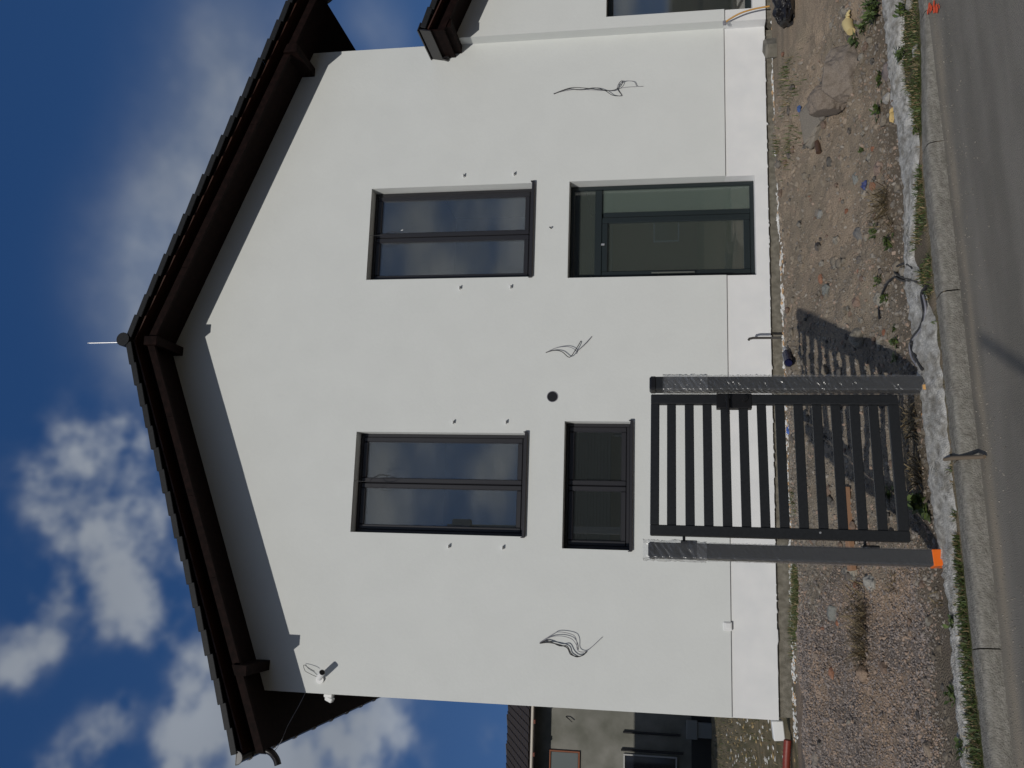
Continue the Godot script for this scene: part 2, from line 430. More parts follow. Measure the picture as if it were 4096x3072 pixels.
func build_land():
	var ss := stops([-400.0, -150.0, -60.0, -30.0, -18.0, -12.0, -9.0, [-7.0, -1.6, 0.2], [-1.6, 6.3, 0.035], 6.3, 6.8, 7.5, 9.0, 12.0, 18.0, 40.0, 120.0, 400.0])
	var ts := stops([-400.0, -150.0, -80.0, -50.0, -36.0, [-30.0, -6.0, 1.0], [-6.0, 0.0, 0.25], [0.0, 3.4, 0.09], [3.4, 6.6, 0.035], 6.6, 6.75, 6.9, 7.05, 7.17, 7.2, 13.4, 13.6, 16.0, 25.0, 60.0, 150.0, 400.0])
	setting(put(sheet(ss, ts, func(s, t): return at_st(s, t), soil_color), "ground", M.soil))
	# road: worn asphalt with grit and tan dust gathered along the gutter
	var rs := stops([-400.0, -100.0, -30.0, -10.0, [-3.0, 8.0, 0.05], 8.0, 12.0, 30.0, 100.0, 400.0])
	var rt := stops([[7.26, 8.6, 0.03], 8.6, 9.0, 10.0, 12.0, 13.4])
	var road := sheet(rs, rt, func(s, t): return se * s + sn * t + Vector3(0, -0.6 + 0.012 * smoothstep(7.3, 8.6, t), 0),
		func(s, t):
			var a := n1.get_noise_2d(s * 0.35, t * 5.0) * 1.2 + 0.5 * n2.get_noise_2d(s * 0.8, t * 1.5)
			var c := mixc(Color(0.235, 0.217, 0.187), Color(0.295, 0.273, 0.236), 0.5 + a)
			return mixc(c, Color(0.42, 0.36, 0.275), exp(-pow((t - 7.40 - 0.03 * a) / 0.075, 2.0)) * (0.55 + 0.7 * a)))
	setting(put(road, "road", M.asphalt))
	# kerb: one stone after another, a metre each
	var kerb := base("kerb")
	setting(kerb)
	for i in range(-4, 8):
		var s0 := 0.43 + 1.028 * i + 0.006; var s1 := 0.43 + 1.028 * (i + 1) - 0.006
		var jog := rng.randf_range(-0.006, 0.006)
		var tone := rng.randf_range(0.95, 1.04)
		var prof := [[7.15, -9.0], [7.15, -0.006], [7.155, -0.001], [7.165, 0.0], [7.19, 0.0], [7.22, 0.0], [7.25, -0.001], [7.272, -0.004], [7.288, -0.012], [7.297, -0.026], [7.302, -0.042], [7.306, -0.062], [7.309, -0.082], [7.312, -0.105], [7.316, -9.0]]
		var sl := PackedFloat32Array()
		for k in 40: sl.append(lerpf(s0 - 0.003, s1 + 0.003, k / 39.0))
		var ends := PackedFloat32Array(range(15))
		var stone := sheet(sl, ends, func(s, q):
				var p: Array = prof[int(q)]
				var y := curb_top(s) + float(p[1]) + 0.0015 * n3.get_noise_2d(s * 3.0, q)
				return se * s + sn * (p[0] + jog + 0.002 * n3.get_noise_2d(s * 2.0, q * 0.3)) + Vector3(0, maxf(y, -0.74), 0),
			func(s, q):
				return mixc(Color(0.235, 0.222, 0.197), Color(0.335, 0.32, 0.288), 0.5 + 1.1 * n2.get_noise_2d(s * 2.2, q * 0.5) + 0.7 * n3.get_noise_2d(s * 3.0, q * 0.9)) * tone)
		put(stone, "kerb_stone", M.concrete, kerb)
	# ragged concrete haunch poured behind the kerb
	var hs := stops([[-3.0, 8.0, 0.03], 8.0])
	var across := PackedFloat32Array([0.0, 0.04, 0.1, 0.2, 0.3, 0.4, 0.5, 0.6, 0.7, 0.8, 0.9, 0.96, 1.0])
	var haunch := sheet(hs, across, func(s, u):
			var r := n2.get_noise_2d(s * 3.0, 0.0) * 0.035 + n3.get_noise_2d(s * 3.0, 5.0) * 0.03
			var lo := lerp_table(s, strip_lo) + r
			var hi := maxf(lo + 0.05, lerp_table(s, strip_hi) + n2.get_noise_2d(s * 3.0, 30.0) * 0.04)
			var t := lerpf(lo, hi, u)
			var lift := (0.022 + 0.012 * n2.get_noise_2d(s * 2.0, t * 2.0) + 0.016 * n3.get_noise_2d(s * 3.0, t * 3.0)) * (1.0 - pow(absf(u * 2.0 - 1.0), 6.0)) - 0.012 * pow(absf(u * 2.0 - 1.0), 6.0)
			return at_st(s, t, lift + 0.004),
		func(s, u): return mixc(Color(0.33, 0.31, 0.275), Color(0.66, 0.645, 0.615), 0.62 + 1.2 * n2.get_noise_2d(s * 2.0, u * 2.0) + 0.9 * n3.get_noise_2d(s * 2.0, u * 3.0)))
	setting(put(haunch, "pavement_haunch", M.concrete))

# ---------------------------------------------------------------- the house
const RX := 4.77
const PIT := 0.395
func soff(x: float) -> float: return 8.455 - PIT * absf(x - RX)
# a wall seen as columns between the openings: front and back faces, reveals round every opening
func pierced_wall(b: Dictionary, xs: Array, holes: Array, low: float, top: Callable, z0: float, z1: float):
	for i in xs.size() - 1:
		var xa: float = xs[i]; var xb: float = xs[i + 1]
		var cuts := []
		for h in holes:
			if h[0] < xb - 0.001 and h[1] > xa + 0.001: cuts.append(h)
		cuts.sort_custom(func(p, q): return p[2] < q[2])
		var y := low
		for h in cuts + [[0, 0, 1e9, 0]]:
			var ta: float = minf(h[2], top.call(xa)); var tb: float = minf(h[2], top.call(xb))
			if ta > y + 0.001 or tb > y + 0.001:
				for zf in [[z1, 1.0], [z0, -1.0]]:
					quad(b, Vector3(xa, y, zf[0]), Vector3(xb, y, zf[0]), Vector3(xb, tb, zf[0]), Vector3(xa, ta, zf[0]), Vector3(0, 0, zf[1]))
			y = h[3]
	for h in holes:
		var lo: float = maxf(h[2], low)
		var hi: float = minf(h[3], top.call((h[0] + h[1]) * 0.5))
		if hi <= lo: continue
		quad(b, Vector3(h[0], lo, z0), Vector3(h[0], lo, z1), Vector3(h[0], hi, z1), Vector3(h[0], hi, z0), Vector3.RIGHT)
		quad(b, Vector3(h[1], lo, z0), Vector3(h[1], lo, z1), Vector3(h[1], hi, z1), Vector3(h[1], hi, z0), Vector3.LEFT)
		if h[3] < top.call((h[0] + h[1]) * 0.5): quad(b, Vector3(h[0], hi, z0), Vector3(h[1], hi, z0), Vector3(h[1], hi, z1), Vector3(h[0], hi, z1), Vector3.DOWN)
		if h[2] > low: quad(b, Vector3(h[0], lo, z0), Vector3(h[1], lo, z0), Vector3(h[1], lo, z1), Vector3(h[0], lo, z1), Vector3.UP)
	var x0: float = xs[0]; var x1: float = xs[-1]
	quad(b, Vector3(x0, low, z0), Vector3(x0, low, z1), Vector3(x0, top.call(x0), z1), Vector3(x0, top.call(x0), z0), Vector3.LEFT)
	quad(b, Vector3(x1, low, z0), Vector3(x1, low, z1), Vector3(x1, top.call(x1), z1), Vector3(x1, top.call(x1), z0), Vector3.RIGHT)
	for i in xs.size() - 1:
		var mid: float = (xs[i] + xs[i + 1]) * 0.5
		var open := false
		for h in holes:
			if h[0] < mid and h[1] > mid and h[2] <= low: open = true
		if not open: quad(b, Vector3(xs[i], low, z0), Vector3(xs[i + 1], low, z0), Vector3(xs[i + 1], low, z1), Vector3(xs[i], low, z1), Vector3.DOWN)
func bars(x0: float, x1: float, y0: float, y1: float, w: float, z: float, d: float, bev := 0.006) -> Dictionary:
	var b := mb()
	bx(b, Vector3(x0 + w / 2, (y0 + y1) / 2, z), Vector3(w, y1 - y0, d), bev)
	bx(b, Vector3(x1 - w / 2, (y0 + y1) / 2, z), Vector3(w, y1 - y0, d), bev)
	bx(b, Vector3((x0 + x1) / 2, y0 + w / 2, z), Vector3(x1 - x0 - 2 * w, w, d), bev)
	bx(b, Vector3((x0 + x1) / 2, y1 - w / 2, z), Vector3(x1 - x0 - 2 * w, w, d), bev)
	return b
func pane(x0: float, x1: float, y0: float, y1: float, z: float, parent: Node, m: Material = null):
	var b := mb()
	for zz in [z, z - 0.016, z - 0.032]:
		bx(b, Vector3((x0 + x1) / 2, (y0 + y1) / 2, zz), Vector3(x1 - x0, y1 - y0, 0.005))
	put(b, "pane", m if m else M.glass, parent)
func window_in(house: Node, x0: float, x1: float, y0: float, y1: float, label: String) -> Node3D:
	var w := part("window", house)
	w.set_meta("label", label)
	put(bars(x0 + 0.004, x1 - 0.004, y0 + 0.012, y1 - 0.004, 0.045, -0.235, 0.07), "frame", M.frame, w)
	var xm := (x0 + x1) / 2
	for k in [[x0 + 0.05, xm - 0.004], [xm + 0.004, x1 - 0.05]]:
		put(bars(k[0], k[1], y0 + 0.058, y1 - 0.05, 0.07, -0.222, 0.06, 0.01), "sash", M.frame, w)
		pane(k[0] + 0.068, k[1] - 0.068, y0 + 0.126, y1 - 0.118, -0.215, w)
	var s := mb()
	bx(s, Vector3(xm, y0 + 0.0, -0.075), Vector3(x1 - x0 - 0.006, 0.012, 0.25), 0.002, Basis(Vector3.RIGHT, 0.06))
	bx(s, Vector3(xm, y0 - 0.018, 0.046), Vector3(x1 - x0 + 0.03, 0.036, 0.012), 0.003)
	for e in [x0 - 0.012, x1 + 0.012]: bx(s, Vector3(e, y0 - 0.004, 0.028), Vector3(0.012, 0.045, 0.05), 0.003)
	put(s, "sill", M.frame, w)
	return w
func build_house():
	var house := base("house")
	tag(house, "white plastered two storey gable house with dark brown roof overhang and anthracite windows", "house")
	var L := [2.177, 3.586, 3.058, 5.488]; var R := [5.832, 7.249, 3.058, 5.488]
	var K := [2.036, 3.757, 1.62, 2.517]; var D := [5.803, 7.25, -0.077, 2.52]
	var xs := [0.0, 2.036, 2.177, 3.586, 3.757, RX, 5.803, 5.832, 7.249, 7.25, 9.533]
	var b := mb()
	pierced_wall(b, xs, [L, R, K, D], 0.325, func(x): return soff(x) + 0.03, -0.36, 0.0)
	put(b, "front_wall", M.plaster, house)
	# the round duct opening shows as a dark pipe mouth let into the plaster
	b = mb()
	pierced_wall(b, [0.0, 5.803, 7.25, 9.533], [D], -0.25, func(_x): return 0.3249, -0.36, -0.024)
	# plinth ends a little short of the corner
	put(b, "plinth", M.plinth, house)
	b = mb()
	bx(b, Vector3(4.76, -0.475, -0.19), Vector3(9.46, 0.448, 0.24))
	put(b, "foundation", M.footing, house)
	# ragged plaster tongues hanging below the plinth
	b = mb()
	var x := 0.05
	while x < 9.4:
		var wd := rng.randf_range(0.015, 0.10) * (2.5 if rng.randf() < 0.15 else 1.0)
		var dp := rng.randf_range(0.002, 0.014) * (3.5 if rng.randf() < 0.07 else 1.0)
		prism(b, PackedVector2Array([Vector2(x, -0.249), Vector2(x + wd * rng.randf_range(0.05, 0.4), -0.25 - dp), Vector2(x + wd * rng.randf_range(0.5, 0.95), -0.25 - dp * rng.randf_range(0.2, 1.0)), Vector2(x + wd, -0.249)]), -0.06, -0.026)
		x += wd + absf(rng.randfn(0.0, 0.12))
	put(b, "plaster_edge", M.plinth, house).set_meta("kind", "stuff")
	# other walls, floors, partitions
	for e in [0.15, 9.383]:
		b = mb()
		bx(b, Vector3(e, 3.1, -5.4), Vector3(0.3, 6.9, 10.078))
		put(b, "side_wall", M.plaster, house)
	b = mb()
	var back := PackedVector2Array([Vector2(0, -0.4), Vector2(9.533, -0.4), Vector2(9.533, soff(9.533)), Vector2(RX, soff(RX)), Vector2(0, soff(0.0))])
	prism(b, back, -10.75, -10.442)
	put(b, "back_wall", M.plaster, house)
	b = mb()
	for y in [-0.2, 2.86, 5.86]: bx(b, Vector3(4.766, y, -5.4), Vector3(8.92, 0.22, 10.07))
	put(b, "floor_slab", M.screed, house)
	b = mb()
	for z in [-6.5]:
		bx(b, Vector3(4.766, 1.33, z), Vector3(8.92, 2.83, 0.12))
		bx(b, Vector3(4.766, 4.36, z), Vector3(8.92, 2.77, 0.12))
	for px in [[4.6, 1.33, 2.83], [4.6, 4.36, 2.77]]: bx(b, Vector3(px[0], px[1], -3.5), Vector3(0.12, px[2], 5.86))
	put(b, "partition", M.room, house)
	window_in(house, L[0], L[1], L[2], L[3], "tall upper window above the low kitchen window")
	window_in(house, R[0], R[1], R[2], R[3], "tall upper window above the glazed door")
	window_in(house, K[0], K[1], K[2], K[3], "low wide ground floor window")
	# glazed entrance door with side light and transom
	var d := part("glazed_door", house)
	d.set_meta("label", "dark glazed entrance door with side light and transom")
	var zf := -0.24
	put(bars(D[0] + 0.004, D[1] - 0.004, D[2] + 0.004, D[3] - 0.004, 0.055, zf, 0.07), "frame", M.door, d)
	b = mb()
	var ty := 2.06
	var sx := 6.80
	bx(b, Vector3((D[0] + D[1]) / 2, ty + 0.05, zf), Vector3(D[1] - D[0] - 0.13, 0.10, 0.07), 0.006)
	bx(b, Vector3(sx, (D[2] + ty) / 2 + 0.02, zf), Vector3(0.07, ty - D[2] - 0.08, 0.07), 0.006)
	put(b, "transom_bar", M.door, d)
	put(bars(D[0] + 0.062, sx - 0.04, D[2] + 0.062, ty - 0.004, 0.085, zf + 0.015, 0.06, 0.01), "leaf", M.door, d)
	pane(D[0] + 0.145, sx - 0.123, D[2] + 0.145, ty - 0.087, zf + 0.02, d, M.dusty)
	pane(sx + 0.034, D[1] - 0.058, D[2] + 0.058, ty - 0.002, zf, d, M.frosted)
	pane(D[0] + 0.058, D[1] - 0.058, ty + 0.1, D[3] - 0.058, zf, d, M.dusty)
	b = mb()
	tube(b, [Vector3(D[0] + 0.10, 0.75, zf + 0.09), Vector3(D[0] + 0.10, 1.35, zf + 0.09)], 0.014, 10)
	for y in [0.85, 1.25]: tube(b, [Vector3(D[0] + 0.10, y, zf + 0.04), Vector3(D[0] + 0.10, y, zf + 0.09)], 0.01, 8)
	put(b, "pull_handle", mat(lin(0.09, 0.10, 0.09), 0.5), d)
	b = mb()
	bx(b, Vector3(6.35, 2.04, zf + 0.053), Vector3(0.03, 0.05, 0.015), 0.004)
	put(b, "door_stay", M.steel, d)
	build_roof(house)
	build_wing(house)
func verge(house: Node, sign: float, count: int):
	# one slope's verge tiles, from the ridge down
	var phi := atan(PIT)
	var bas := Basis(Vector3.BACK, -phi * sign)
	for k in count:
		var b := mb()
		var tilt := bas * Basis(Vector3.BACK, 0.085 * sign)
		var at := Vector3(sign * (0.06 + 0.3225 * (k + 0.5)), 0, 0)
		var c := Vector3(RX, soff(RX) + 0.283, 0) + bas * at + Vector3(0, rng.randf_range(-0.004, 0.004), 0)
		bx(b, c + tilt * Vector3(0, 0, 0.60), Vector3(0.33, 0.03, 0.36), 0.006, tilt)
		bx(b, c + tilt * Vector3(0, -0.028, 0.795), Vector3(0.33, 0.085, 0.022), 0.006, tilt)
		put(b, "verge_tile", M.tile, house)
func build_roof(house: Node):
	var phi := atan(PIT)
	var roof := part("roof", house)
	roof.set_meta("label", "dark grey tiled gable roof with brown barge boards")
	for sg in [-1.0, 1.0]:
		verge(roof, sg, 18)
		# remaining courses, one long stepped sheet per slope
		var b := mb()
		var bas := Basis(Vector3.BACK, -phi * sg)
		for k in 18:
			bx(b, Vector3(RX, soff(RX) + 0.275, -5.2) + bas * Vector3(sg * (0.10 + 0.312 * (k + 0.5)), 0, 0), Vector3(0.33, 0.03, 11.2), 0.0, bas * Basis(Vector3.BACK, 0.085 * sg))
		put(b, "tile_courses", M.tile, roof)
		var run := 5.44
		b = mb()
		var q := [Vector2(RX, soff(RX)), Vector2(RX + sg * run, soff(RX + run))]
		prism(b, PackedVector2Array([q[0], q[1], q[1] + Vector2(0, 0.04), q[0] + Vector2(0, 0.04)]), -11.2, 0.62)
		put(b, "soffit", M.soffit, roof)
		b = mb()
		prism(b, PackedVector2Array([q[0] + Vector2(0, 0.041), q[1] + Vector2(0, 0.041), q[1] + Vector2(0, 0.20), q[0] + Vector2(0, 0.20)]), -11.1, 0.46)
		put(b, "rafter_deck", M.soffit, roof)
		# barge board in lengths with butt joints
		var n := 5
		for k in n:
			b = mb()
			var xa = RX + sg * run * k / n + (sg * 0.002 if k > 0 else 0.0); var xb = RX + sg * run * (k + 1) / n - sg * 0.002
			prism(b, PackedVector2Array([Vector2(xa, soff(xa) - 0.09), Vector2(xb, soff(xb) - 0.09), Vector2(xb, soff(xb) + 0.018), Vector2(xa, soff(xa) + 0.018)]), 0.622, 0.68 + 0.002 * (k % 2))
			put(b, "barge_board", M.wood, roof)
		b = mb()
		prism(b, PackedVector2Array([q[0] + Vector2(0, 0.17), q[1] + Vector2(0, 0.17), q[1] + Vector2(0, 0.192), q[0] + Vector2(0, 0.192)]), 0.47, 0.725)
		put(b, "verge_trim", M.trim, roof)
		# gutter along the eave
		var gx = RX + sg * 5.495; var gy = 6.545
		b = mb()
		tube(b, [Vector3(gx, gy, 0.78), Vector3(gx, gy, -11.0)], 0.08, 14, false, Color.WHITE, PI, PI)
		tube(b, [Vector3(gx, gy, 0.78), Vector3(gx, gy, -11.0)], 0.074, 14, false, Color.WHITE, PI, PI)
		for rim in [-0.08, 0.08]: tube(b, [Vector3(gx + rim, gy, 0.78), Vector3(gx + rim, gy, -11.0)], 0.007, 6)
		var gut := put(b, "gutter", M.gutter, roof)
		b = mb()
		for k in 14:
			var a0 := PI + PI * k / 14.0; var a1 := PI + PI * (k + 1) / 14.0
			tri(b, Vector3(gx, gy, 0.784), Vector3(gx + 0.086 * cos(a0), gy + 0.086 * sin(a0), 0.784), Vector3(gx + 0.086 * cos(a1), gy + 0.086 * sin(a1), 0.784), Vector3.BACK)
		tube(b, range(15).map(func(k): return Vector3(gx + 0.086 * cos(PI + PI * k / 14.0), gy + 0.086 * sin(PI + PI * k / 14.0), 0.786)), 0.006, 5)
		bx(b, Vector3(gx, gy, 0.786), Vector3(0.17, 0.008, 0.008))
		put(b, "gutter_end_cap", mat(lin(0.06, 0.06, 0.065), 0.35), roof)
		for k in 9:
			b = mb()
			var zb := 0.45 - 0.75 * k
			tube(b, range(9).map(func(i): return Vector3(gx + 0.088 * cos(PI + PI * i / 8.0), gy + 0.088 * sin(PI + PI * i / 8.0), zb)), 0.008, 4)
			bx(b, Vector3(gx - sg * 0.12, gy + 0.005, zb), Vector3(0.1, 0.006, 0.024))
			put(b, "gutter_bracket", M.gutter, roof)
		b = mb()
		tube(b, curve([Vector3(gx, gy - 0.06, 0.2), Vector3(gx, gy - 0.13, 0.2), Vector3(gx + sg * 0.03, gy - 0.23, 0.21), Vector3(gx + sg * 0.10, gy - 0.31, 0.23), Vector3(gx + sg * 0.17, gy - 0.345, 0.24)], 5), 0.046, 12, false)
		tube(b, [Vector3(gx, gy - 0.05, 0.2), Vector3(gx, gy - 0.15, 0.2)], 0.058, 12, false)
		put(b, "gutter_outlet", M.gutter, roof)
	# ridge: half round caps with a round end stop
	for k in 12:
		var b := mb()
		tube(b, [Vector3(RX, soff(RX) + 0.30, 0.82 - k * 0.4), Vector3(RX, soff(RX) + 0.29, 0.42 - k * 0.4)], [0.098, 0.088], 16)
		put(b, "ridge_cap", M.tile, roof)
	# purlins carrying the overhang
	for xp in [0.338, RX, 9.2]:
		var b := mb()
		var yb := soff(xp) - 0.178
		if xp == RX: bx(b, Vector3(xp, yb + 0.10, 0.20), Vector3(0.13, 0.20, 1.08), 0.006)
		else: prism(b, PackedVector2Array([Vector2(xp - 0.066, yb), Vector2(xp + 0.066, yb), Vector2(xp + 0.066, soff(xp + 0.066) + 0.001), Vector2(xp - 0.066, soff(xp - 0.066) + 0.001)]), -0.3, 0.735)
		put(b, "purlin", M.wood, roof)
func build_wing(house: Node):
	# the lower wing beside the house, standing a hand's breadth forward, its roof falling away to the side
	var x0 := 9.52
	var top := func(x): return 4.345 - PIT * (x - 9.34)
	var w := part("side_wing", house)
	w.set_meta("label", "lower white side wing with a single pitch roof")
	var hole := [9.705, 12.4, -0.07, 2.01]
	var b := mb()
	pierced_wall(b, [x0, hole[0], hole[1], 13.8], [hole], 0.325, func(x): return top.call(x) + 0.03, -0.2, 0.19)
	put(b, "wing_wall", M.plaster, w)
	b = mb()
	pierced_wall(b, [x0, hole[0], hole[1], 13.8], [hole], -0.25, func(_x): return 0.3249, -0.2, 0.166)
	put(b, "wing_plinth", M.plinth, w)
	b = mb()
	bx(b, Vector3(11.65, -0.475, -0.02), Vector3(4.2, 0.448, 0.3))
	put(b, "wing_foundation", M.footing, w)
	b = mb()
	prism(b, PackedVector2Array([Vector2(x0 + 0.3, -0.4), Vector2(13.8, -0.4), Vector2(13.8, top.call(13.8)), Vector2(x0 + 0.3, top.call(x0 + 0.3))]), -6.3, -6.0)
	bx(b, Vector3(13.65, 1.2, -3.1), Vector3(0.3, 3.0, 5.79))
	bx(b, Vector3(11.6, -0.25, -3.1), Vector3(3.7, 0.2, 5.78))
	put(b, "wing_rear_walls", M.plaster, w)
	var d := bars(hole[0] + 0.004, hole[1] - 0.004, hole[2] + 0.004, hole[3] - 0.004, 0.08, -0.04, 0.08)
	for k in 3: bx(d, Vector3(hole[0] + 0.67 * (k + 1), 0.97, -0.04), Vector3(0.09, 1.9, 0.07), 0.006)
	put(d, "wing_door_frame", M.door, w)
	for k in 4: pane(hole[0] + 0.67 * k + 0.05, hole[0] + 0.67 * k + 0.62, 0.02, 1.92, -0.045, w)
	var q := [Vector2(9.34, 4.345), Vector2(14.3, 4.345 - PIT * 4.96)]
	b = mb()
	prism(b, PackedVector2Array([q[0], q[1], q[1] + Vector2(0, 0.04), q[0] + Vector2(0, 0.04)]), -6.6, 0.70)
	put(b, "wing_soffit", M.wood, w)
	b = mb()
	prism(b, PackedVector2Array([q[0] + Vector2(0.03, 0.03), q[1] + Vector2(0, 0.041), q[1] + Vector2(0, 0.2), q[0] + Vector2(0.03, 0.2)]), -6.5, 0.60)
	put(b, "wing_rafter_deck", M.soffit, w)
	b = mb()
	prism(b, PackedVector2Array([q[0] + Vector2(0, -0.06), q[1] + Vector2(0, -0.06), q[1] + Vector2(0, 0.05), q[0] + Vector2(0, 0.05)]), 0.702, 0.74)
	put(b, "wing_barge_board", M.wood, w)
	b = mb()
	prism(b, PackedVector2Array([q[0] + Vector2(0, 0.17), q[1] + Vector2(0, 0.17), q[1] + Vector2(0, 0.19), q[0] + Vector2(0, 0.19)]), 0.61, 0.77)
	put(b, "wing_verge_trim", M.trim, w)
	# high end closed by a board and a folded flashing
	b = mb()
	bx(b, Vector3(9.325, 4.41, 0.35), Vector3(0.026, 0.24, 0.79), 0.004)
	put(b, "wing_end_board", M.wood, w)
	b = mb()
	bx(b, Vector3(9.30, 4.56, 0.37), Vector3(0.02, 0.17, 0.86), 0.004, Basis(Vector3.BACK, -0.2))
	bx(b, Vector3(9.36, 4.652, 0.37), Vector3(0.14, 0.02, 0.86), 0.004, Basis(Vector3.BACK, -0.3))
	put(b, "wing_flashing", M.gutter, w)
	b = mb()
	bx(b, Vector3(9.285, 4.50, 0.035), Vector3(0.012, 0.20, 0.05), 0.002, Basis(Vector3.BACK, -0.35))
	bx(b, Vector3(9.31, 4.43, 0.04), Vector3(0.05, 0.09, 0.06), 0.004)
	put(b, "flashing_end", M.gutter, w)
	var phi := atan(PIT)
	var bas := Basis(Vector3.BACK, -phi)
	for k in 15:
		b = mb()
		var tilt := bas * Basis(Vector3.BACK, 0.085)
		var c := Vector3(9.36, 4.345 + 0.285, 0) + bas * Vector3(0.312 * (k + 0.5), 0, 0)
		bx(b, c + Vector3(0, 0, -2.9), Vector3(0.33, 0.03, 7.2), 0.006, tilt)
		bx(b, c + tilt * Vector3(0, -0.028, 0.80), Vector3(0.33, 0.085, 0.022), 0.006, tilt)
		put(b, "wing_verge_tile", M.tile, w)
	b = mb()
	prism(b, PackedVector2Array([Vector2(9.375, 4.20), Vector2(9.5, 4.20), Vector2(9.5, 4.30), Vector2(9.375, 4.34)]), -0.02, 0.72)
	put(b, "wing_purlin", M.wood, w)
# ---------------------------------------------------------------- houses round about
func simple_house(h: Node3D, w: float, d: float, eave: float, ridge: float, wall_m: Material, wins: Array, along_x := true):
	# local: front face at z = 0, body towards -z, base y = 0
	var b := mb()
	if along_x:
		bx(b, Vector3(0, eave / 2 - 0.3, -d / 2), Vector3(w, eave + 0.6, d))
		put(b, "wall", wall_m, h)
		for sg in [-1.0, 1.0]:
			b = mb()
			prism(b, PackedVector2Array([Vector2(-d / 2, eave), Vector2(d / 2, eave), Vector2(0, ridge - 0.05)]), sg * w / 2 - 0.15, sg * w / 2 + 0.15)
			for i in b.v.size():
				b.v[i] = Vector3(b.v[i].z * 0.98, b.v[i].y, b.v[i].x - d / 2); b.n[i] = Vector3(b.n[i].z, b.n[i].y, b.n[i].x)
			put(b, "gable", wall_m, h)
		for sg in [-1.0, 1.0]:
			b = mb()
			var run := d / 2 + 0.8
			var sl := (ridge - eave) / (d / 2)
			var y0 := eave - 0.8 * sl
			var rows := int(run / 0.35)
			for k in rows:
				var f := (k + 0.5) / rows
				bx(b, Vector3(0, lerpf(y0, ridge, f) + 0.06, -d / 2 + sg * run * (1.0 - f)), Vector3(w + 0.8, 0.05, run / rows / cos(atan(sl)) + 0.06), 0.0, Basis(Vector3.RIGHT, sg * (atan(sl) - 0.07)))
			put(b, "roof_slope", mat(lin(0.030, 0.027, 0.026), 0.7), h)
	for q in wins:
		var o := part("window", h)
		put(bars(q[0], q[1], q[2], q[3], 0.07, 0.03, 0.08), "frame", q[4], o)
		b = mb()
		bx(b, Vector3((q[0] + q[1]) / 2, (q[2] + q[3]) / 2, 0.02), Vector3(q[1] - q[0] - 0.13, q[3] - q[2] - 0.13, 0.012))
		put(b, "pane", q[5], o)
